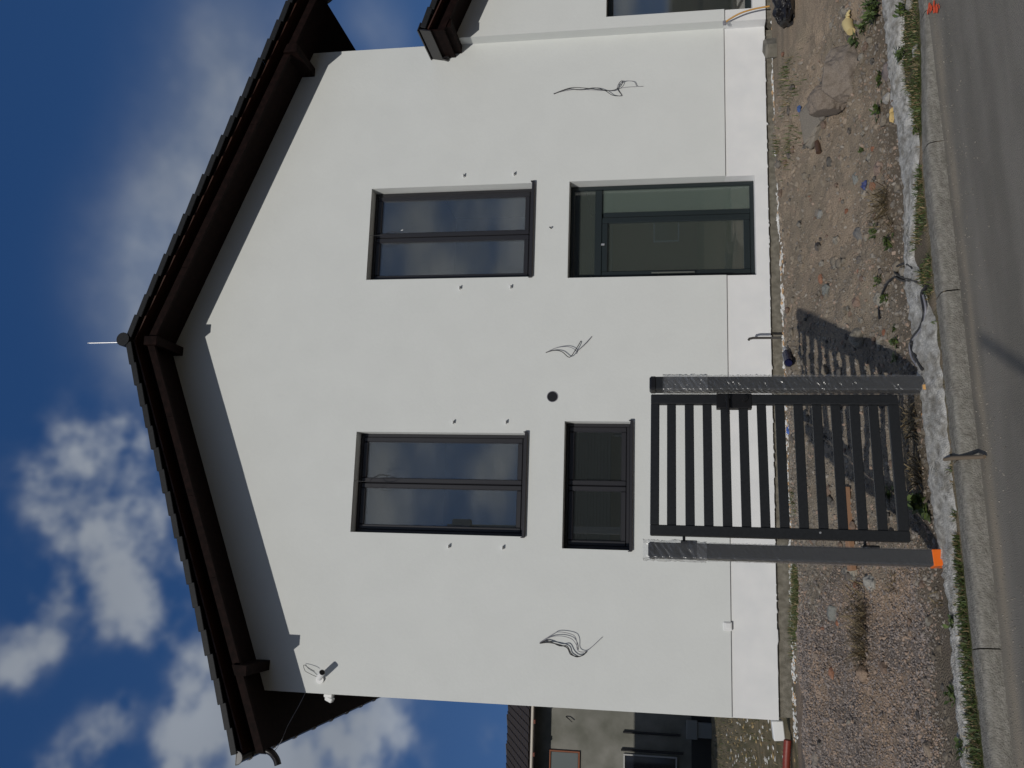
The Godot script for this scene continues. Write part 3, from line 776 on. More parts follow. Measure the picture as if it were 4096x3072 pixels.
func build_neighbours():
	var dark := mat(lin(0.012, 0.014, 0.020), 0.06)
	var sheeted := mat(lin(0.13, 0.15, 0.15), 0.25)
	# grey unfinished house seen past the left corner
	var h := base("unfinished_house", Vector3(-8.4, -0.41, -24.0))
	tag(h, "grey unpainted house with brown tiled roof beyond the corner of the white house", "house")
	var wall := mb()
	bx(wall, Vector3(0, 3.4, -4.0), Vector3(12.0, 6.3, 8.0))
	put(wall, "wall", M.render, h)
	var b := mb()
	bx(b, Vector3(0, 0.2, -3.98), Vector3(12.06, 1.0, 8.08))
	put(b, "base_course", mat(lin(0.035, 0.036, 0.034), 0.9), h)
	var sl := 0.335
	for sg in [1.0, -1.0]:
		b = mb()
		bx(b, Vector3(0, 7.32 + 0.0, -4.0 + sg * 2.45), Vector3(13.0, 0.16, 5.25), 0.0, Basis(Vector3.RIGHT, sg * atan(sl)))
		var deck := put(b, "roof_slope", mat(lin(0.020, 0.014, 0.012), 0.8), h)
		b = mb()
		for r in 15:
			for c in 44:
				if sg < 0.0 and c % 4 != 0: continue
				var bas := Basis(Vector3.RIGHT, sg * (atan(sl) - 0.09)) * Basis(Vector3.BACK, 0.10)
				var f := (r + 0.5) / 15.0
				bx(b, Vector3(-6.3 + 0.2955 * c, 7.32 + 0.12 + (0.5 - f) * 5.1 * sin(atan(sl)), -4.0 + sg * (2.45 - (0.5 - f) * 5.1 * cos(atan(sl)))), Vector3(0.29 if sg > 0.0 else 1.18, 0.03, 0.37), 0.0, bas)
		put(b, "tile", mat(lin(0.032, 0.024, 0.021), 0.6), deck).set_meta("kind", "stuff")
	b = mb()
	tube(b, [Vector3(-6.5, 6.50, 0.92), Vector3(6.5, 6.50, 0.92)], 0.06, 8)
	put(b, "gutter", mat(lin(0.55, 0.50, 0.42), 0.5), h)
	for k in 5:
		b = mb()
		bx(b, Vector3(4.35 - 1.15 * k, 6.47, 0.86), Vector3(0.14, 0.16, 0.2))
		put(b, "rafter_end", mat(lin(0.16, 0.05, 0.03), 0.8), h)
	for q in [[1.30, 3.24, 4.80, 5.95, mat(lin(0.22, 0.075, 0.035), 0.7), sheeted, "plastic covered upper window in an orange frame"], [1.0, 3.27, 1.22, 3.18, mat(lin(0.40, 0.40, 0.39), 0.7), dark, "dark lower window in a pale surround"]]:
		var o := part("window", h)
		o.set_meta("label", q[6])
		put(bars(q[0], q[1], q[2], q[3], 0.055, 0.03, 0.10), "frame", q[4], o)
		b = mb()
		bx(b, Vector3((q[0] + q[1]) / 2, (q[2] + q[3]) / 2, 0.02), Vector3(q[1] - q[0] - 0.15, q[3] - q[2] - 0.15, 0.012))
		put(b, "pane", q[5], o)
	for q in [[4.04, 3.2, 1.1], [3.41, 3.27, 1.0]]:
		b = mb()
		tube(b, [Vector3(q[0], q[1], 0.09), Vector3(q[0], q[2], 0.09)], 0.045, 8)
		put(b, "conduit", M.black, h)
	b = mb()
	tube(b, curve([Vector3(4.45, 5.35, 0.03), Vector3(4.4, 5.25, 0.12), Vector3(4.28, 5.1, 0.14)], 4), 0.02, 5)
	put(b, "cable_end", M.black, h)
	var blk := mb()
	bx(blk, Vector3(0, 0.2, 0), Vector3(0.62, 0.4, 0.4), 0.02)
	bx(blk, Vector3(0, -0.25, 0), Vector3(0.5, 0.52, 0.3), 0.01)
	var bo := put(blk, "meter_box", mat(lin(0.20, 0.21, 0.20), 0.7))
	bo.position = Vector3(-4.08, 0.08, -23.6)
	tag(bo, "grey box standing against the dark base of the unfinished house", "box")
	# a house out of view to the left, whose shadow covers the lower part of the grey one
	h = base("bungalow", Vector3(-13.6, -0.41, -13.0))
	tag(h, "cream plastered bungalow with dark roof standing left of the white house", "house")
	simple_house(h, 12.0, 7.0, 4.5, 6.9, mat(lin(0.55, 0.5, 0.4), 0.9), [[-4.0, -2.5, 1.2, 2.6, M.white, dark], [2.5, 4.0, 1.2, 2.6, M.white, dark]])
	# houses across the street, mirrored dark in the ground floor glass
	for q in [[-9.5, 36.0, "grey", lin(0.20, 0.195, 0.18)], [5.5, 37.0, "ochre", lin(0.24, 0.18, 0.11)], [20.0, 36.5, "brick red", lin(0.20, 0.09, 0.06)]]:
		h = base("street_house", Vector3(q[0], -0.45, q[1]), PI)
		tag(h, "%s plastered house across the street facing the white house" % q[2], "house", "houses across the street")
		simple_house(h, 12.5, 9.0, 5.0, 7.6, mat(q[3], 0.9), [[-4.5, -3.0, 1.0, 2.4, M.white, dark], [-0.7, 0.7, 1.0, 2.4, M.white, dark], [3.0, 4.5, 1.0, 2.4, M.white, dark], [-4.5, -3.0, 3.4, 4.6, M.white, dark], [3.0, 4.5, 3.4, 4.6, M.white, dark]])
	# street lamp across the road: its thin shadow crosses the asphalt
	var p := base("street_lamp", Vector3(-1.12, -0.47, 16.1))
	tag(p, "slim grey steel street lamp across the road", "street lamp")
	b = mb()
	tube(b, [Vector3(0, -0.1, 0), Vector3(0, 4.85, 0)], [0.05, 0.028], 10)
	put(b, "pole", M.greywire, p)
	b = mb()
	bx(b, Vector3(0, 4.86, 0.0), Vector3(0.06, 0.04, 0.09), 0.015)
	put(b, "lamp_head", M.greywire, p)
	p = base("utility_pole", Vector3(2.95, -0.45, 21.0))
	tag(p, "tall concrete utility pole carrying a grey box across the road", "utility pole")
	b = mb()
	tube(b, [Vector3(0, -0.2, 0), Vector3(0, 9.7, 0)], [0.16, 0.09], 10)
	put(b, "pole", mat(lin(0.38, 0.37, 0.35), 0.9), p)
	b = mb()
	bx(b, Vector3(0, 9.1, -0.2), Vector3(0.55, 0.7, 0.3), 0.03)
	put(b, "box", M.greywire, p)

# ---------------------------------------------------------------- gate and posts
func film(b: Dictionary, x: float, y0: float, y1: float, half: float, loose: float, sd: int, folds := 1.0):
	# stretch film wound round a post: long diagonal folds with smooth crests
	var f := FastNoiseLite.new()
	f.seed = sd; f.frequency = 1.0; f.fractal_octaves = 3
	var n := int((y1 - y0) / 0.007)
	var sides := 56
	var ring := []
	for i in n + 1:
		var y := lerpf(y0, y1, float(i) / n)
		var row := []
		for k in sides:
			var a := TAU * k / sides + PI / 4
			var d := Vector2(cos(a), sin(a))
			d = d / maxf(absf(d.x), absf(d.y)) * half
			var w := half * 8.0 * float(k) / sides
			var u := (y * 0.82 + w * 0.57) * 34.0 * folds
			var v := (w * 0.82 - y * 0.57) * 6.0 * folds
			var seam := absf(float(k) / sides - 0.5) * 2.0
			var o := loose * (0.35 + (1.0 - absf(f.get_noise_2d(u, v)) * 2.4) * lerpf(1.0, f.get_noise_2d(u + 31.0, v) + 0.9, smoothstep(0.75, 1.0, seam)))
			row.append(Vector3(x + d.x + o * d.x / half, y, d.y + o * d.y / half))
		ring.append(row)
	var nr := []
	for i in n + 1:
		var row := []
		for k in sides:
			var p: Vector3 = ring[i][(k + 1) % sides] - ring[i][(k - 1 + sides) % sides]
			var q: Vector3 = ring[mini(i + 1, n)][k] - ring[maxi(i - 1, 0)][k]
			var m := q.cross(p).normalized()
			if m.dot(ring[i][k] - Vector3(x, ring[i][k].y, 0)) < 0.0: m = -m
			row.append(m)
		nr.append(row)
	for i in n:
		for k in sides:
			var q := (k + 1) % sides
			smooth_tri(b, [ring[i][k], ring[i][q], ring[i + 1][q]], [nr[i][k], nr[i][q], nr[i + 1][q]])
			smooth_tri(b, [ring[i][k], ring[i + 1][q], ring[i + 1][k]], [nr[i][k], nr[i + 1][q], nr[i + 1][k]])
func build_gate():
	var left := on_ground(3772, 2236); var right := on_ground(3702, 1540)
	left.y = -0.5; right.y = -0.5
	var ang := atan2(-(right.z - left.z), right.x - left.x)
	var span := Vector2(right.x - left.x, right.z - left.z).length()
	var top := 1.235 - left.y
	for k in 2:
		var p := base("gate_post", left if k == 0 else right, ang)
		tag(p, ["black steel gate post with orange tape at its foot and torn film at its cap", "black steel gate post wrapped tightly in shiny film beside the gate lock"][k], "gate post")
		var b := mb()
		bx(b, Vector3(0, (top - 0.04) / 2 - 0.06, 0), Vector3(0.09, top + 0.08, 0.09), 0.008)
		put(b, "post", M.gate, p)
		b = mb()
		bx(b, Vector3(0, top - 0.028, 0), Vector3(0.096, 0.05, 0.096), 0.012)
		put(b, "cap", M.black, p)
		b = mb()
		film(b, 0, 0.02, top - (0.10 if k == 1 else 0.30), 0.047, 0.0026 if k == 0 else 0.0056, 5 + k)
		put(b, "film_wrap", M.film, p)
		b = mb()
		if k == 0: film(b, 0, top - 0.36, top + 0.03, 0.050, 0.007, 9, 0.4)
		else: film(b, 0, top - 0.38, top - 0.09, 0.049, 0.006, 10, 0.4)
		put(b, "loose_film", M.film, p)
		if k == 0:
			b = mb()
			bx(b, Vector3(0, 0.03, 0.002), Vector3(0.098, 0.075, 0.101), 0.004, Basis(Vector3.BACK, 0.05))
			put(b, "orange_tape", M.orange, p)
	# gate leaf
	var g := base("garden_gate", left, ang)
	tag(g, "black steel pedestrian gate with twelve horizontal slats hung between two posts", "gate")
	var x0 := 0.094; var x1 := span - 0.072
	var y1 := 1.222 - left.y; var y0 := -0.325 - left.y
	var b := mb()
	bx(b, Vector3(x0 + 0.033, (y0 + y1) / 2, 0), Vector3(0.066, y1 - y0, 0.042), 0.005)
	put(b, "stile", M.gate, g)
	b = mb()
	bx(b, Vector3(x1 - 0.033, (y0 + y1) / 2, 0), Vector3(0.066, y1 - y0, 0.042), 0.005)
	put(b, "stile", M.gate, g)
	for y in [y1 - 0.028, y0 + 0.032]:
		b = mb()
		bx(b, Vector3((x0 + x1) / 2, y, 0), Vector3(x1 - x0 - 0.133, 0.056 if y > 1.0 else 0.064, 0.041), 0.005)
		put(b, "rail", M.gate, g)
	for k in 12:
		b = mb()
		bx(b, Vector3((x0 + x1) / 2, y1 - 0.134 - 0.1147 * k, -0.002), Vector3(x1 - x0 - 0.132, 0.058, 0.024), 0.003)
		put(b, "slat", M.gate, g)
	b = mb()
	bx(b, Vector3(x1 - 0.045, y1 - 0.535, 0.0), Vector3(0.10, 0.225, 0.05), 0.004)
	put(b, "lock_case", M.black, g)
	b = mb()
	tube(b, [Vector3(x1 - 0.03, y1 - 0.49, 0.02), Vector3(x1 - 0.03, y1 - 0.49, 0.055)], 0.018, 12)
	bx(b, Vector3(x1 - 0.085, y1 - 0.492, 0.055), Vector3(0.13, 0.02, 0.014), 0.004, Basis(Vector3.BACK, 0.05))
	put(b, "lever_handle", M.black, g)
	b = mb()
	tube(b, [Vector3(x1 - 0.03, y1 - 0.60, 0.02), Vector3(x1 - 0.03, y1 - 0.60, 0.04)], 0.022, 14)
	tube(b, [Vector3(x1 - 0.03, y1 - 0.60, 0.03), Vector3(x1 - 0.03, y1 - 0.60, 0.046)], 0.009, 10)
	put(b, "lock_cylinder", M.black, g)
	for y in [y1 - 0.21, y0 + 0.26]:
		b = mb()
		tube(b, [Vector3(0.045, y, 0.0), Vector3(x0 + 0.01, y, 0.0)], 0.009, 8)
		bx(b, Vector3(0.056, y - 0.03, 0.0), Vector3(0.02, 0.10, 0.05), 0.004)
		put(b, "hinge", M.black, g)
	b = mb()
	tube(b, [Vector3(x0 + 0.04, y0 + 0.52, 0.02), Vector3(x0 + 0.04, y0 + 0.52, 0.024)], 0.007, 8)
	put(b, "screw_head", M.steel, g)

# ---------------------------------------------------------------- things fixed to the front
func strands(called: String, label: String, list: Array, group := ""):
	var first := on_wall(list[0][2][0][0], list[0][2][0][1])
	var o := base(called, first)
	tag(o, label, "cable", group)
	for q in list:
		var pts := []
		var n: int = q[2].size()
		for i in n:
			var z: float = q[3] * sin(PI * float(i) / (n - 1) * 0.92 + 0.04)
			pts.append(on_wall(q[2][i][0], q[2][i][1], z) - first)
		var b := mb()
		tube(b, curve(pts, 5), q[1], 5)
		put(b, q[0], q[4], o)
func z2(x, y): return [1200.0 + x * 0.678, y * 0.678]
func z5(x, y): return [1200.0 + x * 0.678, 1000.0 + y * 0.678]
func z8(x, y): return [1200.0 + x * 0.678, 2000.0 + y * 0.678]
func z3(x, y): return [2500.0 + x * 0.7234, y * 0.7234]
func z6(x, y): return [2500.0 + x * 0.7234, 1000.0 + y * 0.7234]
func z9(x, y): return [2500.0 + x * 0.7215, 1900.0 + y * 0.7215]
func build_wall_fittings():
	strands("wire_bundle", "long tangle of thin dark wires hanging from the plaster beside the glazed door", [
		["wire", 0.005, [z2(1497, 553), z2(1600, 518), z2(1700, 522), z2(1790, 532), z2(1850, 532), z2(1890, 510), z2(1905, 480), z2(1890, 482), z2(1872, 520), z2(1898, 560)], 0.05, M.wire],
		["wire", 0.005, [z2(1497, 555), z2(1580, 525), z2(1650, 530), z2(1740, 518), z2(1800, 535), z2(1840, 560), z2(1880, 566), z2(1900, 563)], 0.07, M.wire],
		["wire", 0.0045, [z2(1497, 551), z2(1610, 528), z2(1720, 530), z2(1850, 535), z2(1880, 500), z2(1920, 478), z2(1970, 482), z2(1988, 508), z2(2025, 509)], 0.04, M.greywire],
		["wire", 0.004, [z2(1880, 522), z2(1930, 514), z2(1988, 511)], 0.01, M.greywire]])
	strands("wire_bundle", "short forked black wire hanging from the plaster between the tall upper windows", [
		["wire", 0.006, [z5(1450, 605), z5(1500, 592), z5(1545, 600), z5(1590, 633), z5(1625, 590), z5(1650, 550), z5(1656, 538)], 0.06, M.wire],
		["wire", 0.005, [z5(1450, 606), z5(1510, 578), z5(1580, 570), z5(1625, 590), z5(1630, 612)], 0.05, M.greywire],
		["wire", 0.006, [z5(1632, 600), z5(1680, 555), z5(1722, 510)], 0.02, M.greywire]])
	strands("wire_bundle", "looping pair of black and grey wires hanging left of the low window", [
		["wire", 0.007, [z8(1415, 845), z8(1460, 830), z8(1530, 860), z8(1575, 862), z8(1600, 905), z8(1630, 925), z8(1670, 915), z8(1690, 895)], 0.07, M.wire],
		["wire", 0.007, [z8(1415, 846), z8(1475, 842), z8(1570, 868), z8(1596, 910), z8(1640, 926)], 0.05, M.wire],
		["wire", 0.005, [z8(1415, 840), z8(1490, 795), z8(1530, 778), z8(1610, 795), z8(1632, 830), z8(1635, 880), z8(1660, 897), z8(1700, 885), z8(1783, 810)], 0.06, M.greywire],
		["wire", 0.005, [z8(1417, 842), z8(1480, 808), z8(1540, 802), z8(1600, 818), z8(1628, 850), z8(1640, 885)], 0.04, M.greywire]])
	strands("wire_loop", "thin black wire loop dangling at the head of the upper window above the low window", [
		["wire", 0.004, [z5(320, 1362), z5(400, 1362), z5(470, 1325), z5(512, 1335), z5(515, 1370), z5(480, 1400), z5(430, 1402), z5(412, 1375), z5(430, 1345), z5(500, 1328), z5(560, 1340)], 0.03, M.wire]])
	strands("wire_loop", "thin wire with pale ends dangling at the head of the upper window above the door", [
		["wire", 0.004, [z2(410, 1390), z2(480, 1388), z2(540, 1368), z2(595, 1378), z2(602, 1388)], 0.03, M.wire],
		["pale_end", 0.006, [z2(596, 1360), z2(608, 1356)], 0.03, M.white]])
	# pegs for window railings
	for q in [[z2(966, 1040), "white railing peg beside the right reveal of the window above the door, upper"], [z2(1263, 1030), "white railing peg beside the right reveal of the window above the door, lower"], [z5(943, 226), "white railing peg beside the left reveal of the window above the door, upper"], [z5(1243, 221), "white railing peg beside the left reveal of the window above the door, lower"],
			[z5(905, 1018), "white railing peg beside the right reveal of the window above the low window, upper"], [z5(1216, 1018), "white railing peg beside the right reveal of the window above the low window, lower"], [z8(878, 275), "white railing peg beside the left reveal of the window above the low window, upper"], [z8(1196, 283), "white railing peg beside the left reveal of the window above the low window, lower"]]:
		var p := on_wall(q[0][0], q[0][1])
		var b := mb()
		bx(b, Vector3(0, 0, 0.028), Vector3(0.045, 0.014, 0.062), 0.003)
		tube(b, [Vector3(-0.012, -0.004, 0.02), Vector3(-0.012, -0.02, 0.02)], 0.006, 6)
		var o := put(b, "railing_peg", M.white)
		o.position = p
		tag(o, q[1], "bracket", "railing pegs beside the upper windows")
	# duct mouth: a dark pipe let into the plaster
	var c := on_wall(2210, 1586.5)
	var b := mb()
	tube(b, [Vector3(0, 0, 0.004), Vector3(0, 0, -0.30)], 0.073, 24, false)
	var o := base("duct_opening", c)
	tag(o, "round dark duct opening in the plaster between the ground and upper floor", "vent")
	b = mb()
	for k in 28:
		var a0 := TAU * k / 28; var a1 := TAU * (k + 1) / 28
		tri(b, Vector3(0, 0, 0.002), Vector3(cos(a0), sin(a0), 0) * 0.072 + Vector3(0, 0, 0.002), Vector3(cos(a1), sin(a1), 0) * 0.072 + Vector3(0, 0, 0.002), Vector3.BACK)
	put(b, "mouth", mat(lin(0.012, 0.012, 0.013), 0.35), o)
	b = mb()
	tube(b, range(25).map(func(k): return Vector3(cos(TAU * k / 24) * 0.074, sin(TAU * k / 24) * 0.074, 0.003)), 0.005, 6, false)
	put(b, "rim", M.greywire, o)
	c = on_wall(2204, 914)
	b = mb()
	tube(b, [Vector3(0, 0, -0.01), Vector3(0, 0, 0.05), Vector3(0, 0.02, 0.055)], 0.008, 7)
	o = put(b, "wall_hook", M.iron)
	o.position = c
	tag(o, "tiny metal hook in the plaster over the glazed door", "hook")
	# socket cover at the plinth line
	c = on_wall(2911, 2506)
	b = mb()
	bx(b, Vector3(0, 0, 0.008), Vector3(0.105, 0.105, 0.022), 0.004)
	var sb := base("socket_box", c)
	tag(sb, "small square white socket cover on the plinth line", "socket")
	put(b, "cover", M.white, sb)
	b = mb()
	bx(b, Vector3(0.008, -0.008, 0.021), Vector3(0.066, 0.066, 0.006), 0.002)
	put(b, "lid", M.white, sb)
	# security camera, pointing out and to the right
	var tip := on_wall(1294, 2680, 0.26); var root := on_wall(1274, 2716, 0.05)
	var cam := base("security_camera", root)
	tag(cam, "white bullet security camera high on the front wall near the eave", "camera")
	var ax := (tip - root).normalized()
	b = mb()
	tube(b, [Vector3(-0.01, -0.01, -0.05), Vector3(-0.01, -0.01, -0.015)], 0.055, 18)
	put(b, "mount", M.white, cam)
	b = mb()
	tube(b, [Vector3(0, 0, -0.02), ax * 0.05], 0.02, 10)
	put(b, "arm", M.white, cam)
	b = mb()
	tube(b, [ax * 0.03, ax * 0.045, ax * 0.2, ax * 0.215], [0.03, 0.042, 0.042, 0.04], 18)
	put(b, "housing", M.white, cam)
	b = mb()
	tube(b, [ax * 0.214, ax * 0.222], [0.038, 0.034], 16)
	put(b, "lens", M.black, cam)
	b = mb()
	tube(b, curve([Vector3(0.02, 0.03, -0.03), Vector3(0.06, 0.12, 0.0), Vector3(0.10, 0.20, 0.0), Vector3(0.17, 0.23, -0.02), Vector3(0.13, 0.12, 0.02), Vector3(0.10, 0.05, 0.02)], 5), 0.0035, 5)
	put(b, "cord", M.wire, cam)
	# floodlight on the side wall
	var fl := base("floodlight", Vector3(0.0, 5.68, -0.10))
	tag(fl, "white floodlight on the side wall just under the eave", "light")
	b = mb()
	bx(b, Vector3(-0.03, 0, 0), Vector3(0.05, 0.12, 0.1), 0.01)
	put(b, "mount", M.white, fl)
	b = mb()
	bx(b, Vector3(-0.078, -0.012, 0.0), Vector3(0.065, 0.11, 0.10), 0.012, Basis(Vector3.BACK, -0.4))
	put(b, "housing", M.white, fl)
	# cable from the corner to the gutter outlet
	b = mb()
	var c0 := Vector3(-0.01, 6.02, -0.1)
	tube(b, curve([c0, Vector3(-0.18, 6.06, 0.02), Vector3(-0.42, 6.16, 0.1), Vector3(-0.62, 6.22, 0.15), Vector3(-0.755, 6.30, 0.19)], 6), 0.004, 5)
	o = put(b, "loose_cable", M.greywire)
	tag(o, "thin grey cable sagging between the house corner and the gutter outlet", "cable")
	# lightning rod
	var rb := Vector3(RX, soff(RX) + 0.38, 0.62)
	var rod := base("lightning_rod", rb)
	tag(rod, "short pale lightning rod standing on the ridge", "lightning rod")
	b = mb()
	tube(b, [Vector3(0, -0.02, 0), Vector3(0, 0.12, 0)], 0.005, 7)
	put(b, "stem", M.iron, rod)
	b = mb()
	tube(b, [Vector3(0, 0.10, 0), Vector3(-0.006, 0.56, 0), Vector3(-0.006, 0.60, 0)], [0.012, 0.011, 0.004], 9)
	put(b, "tip", M.steel, rod)
	# yellow conduit at the wing
	b = mb()
	var yc := [[z3(548, 130), 0.2], [z3(575, 108), 0.26], [z3(640, 72), 0.32], [z3(720, 48), 0.36], [z3(800, 34), 0.42]]
	tube(b, curve(yc.map(func(q): return on_wall(q[0][0], q[0][1], q[1])), 5), 0.012, 7)
	o = put(b, "conduit", mat(lin(0.50, 0.26, 0.05), 0.6))
	tag(o, "yellow cable conduit bending from the wing's plinth line down to the ground", "conduit")
	b = mb()
	var cb := on_wall(2898, 95, 0.2)
	bx(b, cb + Vector3(0, 0, 0.02), Vector3(0.06, 0.05, 0.05), 0.01)
	o = put(b, "junction_box", M.greywire)
	tag(o, "little grey junction box where the yellow conduit leaves the plaster", "box")

# ---------------------------------------------------------------- loose things on the soil
var ico_v: Array = []
var ico_f: Array = []
func make_ico():
	var g := (1.0 + sqrt(5.0)) / 2.0
	for p in [[-1, g, 0], [1, g, 0], [-1, -g, 0], [1, -g, 0], [0, -1, g], [0, 1, g], [0, -1, -g], [0, 1, -g], [g, 0, -1], [g, 0, 1], [-g, 0, -1], [-g, 0, 1]]:
		ico_v.append(Vector3(p[0], p[1], p[2]).normalized())
	ico_f = [[0, 11, 5], [0, 5, 1], [0, 1, 7], [0, 7, 10], [0, 10, 11], [1, 5, 9], [5, 11, 4], [11, 10, 2], [10, 7, 6], [7, 1, 8], [3, 9, 4], [3, 4, 2], [3, 2, 6], [3, 6, 8], [3, 8, 9], [4, 9, 5], [2, 4, 11], [6, 2, 10], [8, 6, 7], [9, 8, 1]]
func rock(shape: Vector3, sd: int, level: int, rough: float, col: Color, flat := false, chop := 0.0) -> ArrayMesh:
	var tris := []
	for f in ico_f: tris.append([ico_v[f[0]], ico_v[f[1]], ico_v[f[2]]])
	for l in level:
		var nx := []
		for t in tris:
			var a: Vector3 = ((t[0] + t[1]) * 0.5).normalized(); var b: Vector3 = ((t[1] + t[2]) * 0.5).normalized(); var c: Vector3 = ((t[2] + t[0]) * 0.5).normalized()
			nx.append_array([[t[0], a, c], [a, t[1], b], [c, b, t[2]], [a, b, c]])
		tris = nx
	var f1 := FastNoiseLite.new()
	f1.seed = sd; f1.frequency = 0.9; f1.fractal_octaves = 4
	var r := RandomNumberGenerator.new()
	r.seed = sd
	var planes := []
	for k in 7: planes.append(Vector3(r.randf_range(-1, 1), r.randf_range(-1, 1), r.randf_range(-1, 1)).normalized())
	var warp := func(p: Vector3) -> Vector3:
		var q := p * (1.0 + rough * f1.get_noise_3d(p.x, p.y, p.z) * 2.0)
		if chop > 0.0:
			for n in planes:
				var o: float = q.dot(n) - (1.0 - chop)
				if o > 0.0: q -= n * o * 0.92
		return q * shape
	var b2 := mb()
	for t in tris:
		var p: Array = t.map(warp)
		var shade := col * (0.92 + 0.16 * absf(f1.get_noise_3d(t[0].x * 3.0, t[0].y * 3.0, t[0].z * 3.0)))
		if flat: tri(b2, p[0], p[1], p[2], p[0] + p[1] + p[2], shade)
		else:
			var nr := []
			for k in 3:
				var v: Vector3 = t[k]
				var u := v.cross(Vector3(0.3, 0.9, 0.1)).normalized() * 0.05
				var w := v.cross(u).normalized() * 0.05
				var a: Vector3 = warp.call((v + u).normalized()) - p[k]; var c: Vector3 = warp.call((v + w).normalized()) - p[k]
				var n := a.cross(c).normalized()
				nr.append(n if n.dot(p[k]) >= 0.0 else -n)
			smooth_tri(b2, p, nr, shade)
	return commit(b2)
func scatter(called: String, label: String, category: String, mesh: Mesh, spots: Array, material: Material, colored := true):
	var mm := MultiMesh.new()
	mm.transform_format = MultiMesh.TRANSFORM_3D
	mm.use_colors = colored
	mm.mesh = mesh
	mm.instance_count = spots.size()
	for i in spots.size():
		mm.set_instance_transform(i, spots[i][0])
		if colored: mm.set_instance_color(i, spots[i][1])
	var o := MultiMeshInstance3D.new()
	o.name = numbered(called)
	o.multimesh = mm
	o.material_override = material
	add_child(o)
	tag(o, label, category, "", "stuff")
func spin() -> Basis:
	return Basis(Vector3(rng.randf_range(-1, 1), rng.randf_range(-1, 1), rng.randf_range(-1, 1)).normalized(), rng.randf() * TAU)
func pebble_color(s: float, t: float) -> Color:
	var g := gravel_share(s, t)
	var v := rng.randf()
	var c := mixc(Color(0.17, 0.15, 0.128), Color(0.34, 0.305, 0.26), v * v)
	if rng.randf() < 0.25: c = mixc(c, Color(0.36, 0.24, 0.17), 0.6)
	if rng.randf() < g:
		c = mixc(Color(0.13, 0.113, 0.106), Color(0.31, 0.265, 0.24), v)
		if rng.randf() < 0.35 + 0.5 * n1.get_noise_2d(s * 1.7 + 40.0, t * 1.7): c = mixc(c, Color(0.38, 0.275, 0.20), 0.75)
	return c
func lay(mesh: Mesh, called: String, px: Array, sink: float, material: Material, label: String, category: String, group := "", turn := -1.0) -> MeshInstance3D:
	var p := on_ground(px[0], px[1])
	var o := put(mesh, called, material)
	o.position = p + Vector3(0, -sink, 0)
	o.rotation.y = turn if turn >= 0.0 else rng.randf() * TAU
	tag(o, label, category, group)
	return o
func crumple(w: float, d: float, h: float, sd: int, n := 14) -> Dictionary:
	# a crumpled sheet lying in a heap, given thickness by a second layer
	var f := FastNoiseLite.new()
	f.seed = sd; f.frequency = 1.7 / maxf(w, d); f.fractal_octaves = 2
	var b := mb()
	var at := func(i: int, j: int) -> Vector3:
		var u := float(i) / n * 2.0 - 1.0; var v := float(j) / n * 2.0 - 1.0
		var rim := clampf(1.0 - maxf(absf(u), absf(v)), 0.0, 1.0)
		return Vector3(u * w / 2 * (1.0 + 0.5 * f.get_noise_2d(v, sd)), h * pow(rim, 0.45) * (0.55 + 1.1 * absf(f.get_noise_2d(u * w, v * d))) - 0.004, v * d / 2 * (0.75 + 0.6 * f.get_noise_2d(u, sd + 3.0)))
	for i in n:
		for j in n:
			quad(b, at.call(i, j), at.call(i + 1, j), at.call(i + 1, j + 1), at.call(i, j + 1), Vector3.UP)
	return b
func ground_line(list: Array, lift: float) -> Array:
	return list.map(func(q): return on_ground(q[0], q[1]) + Vector3(0, lift, 0))
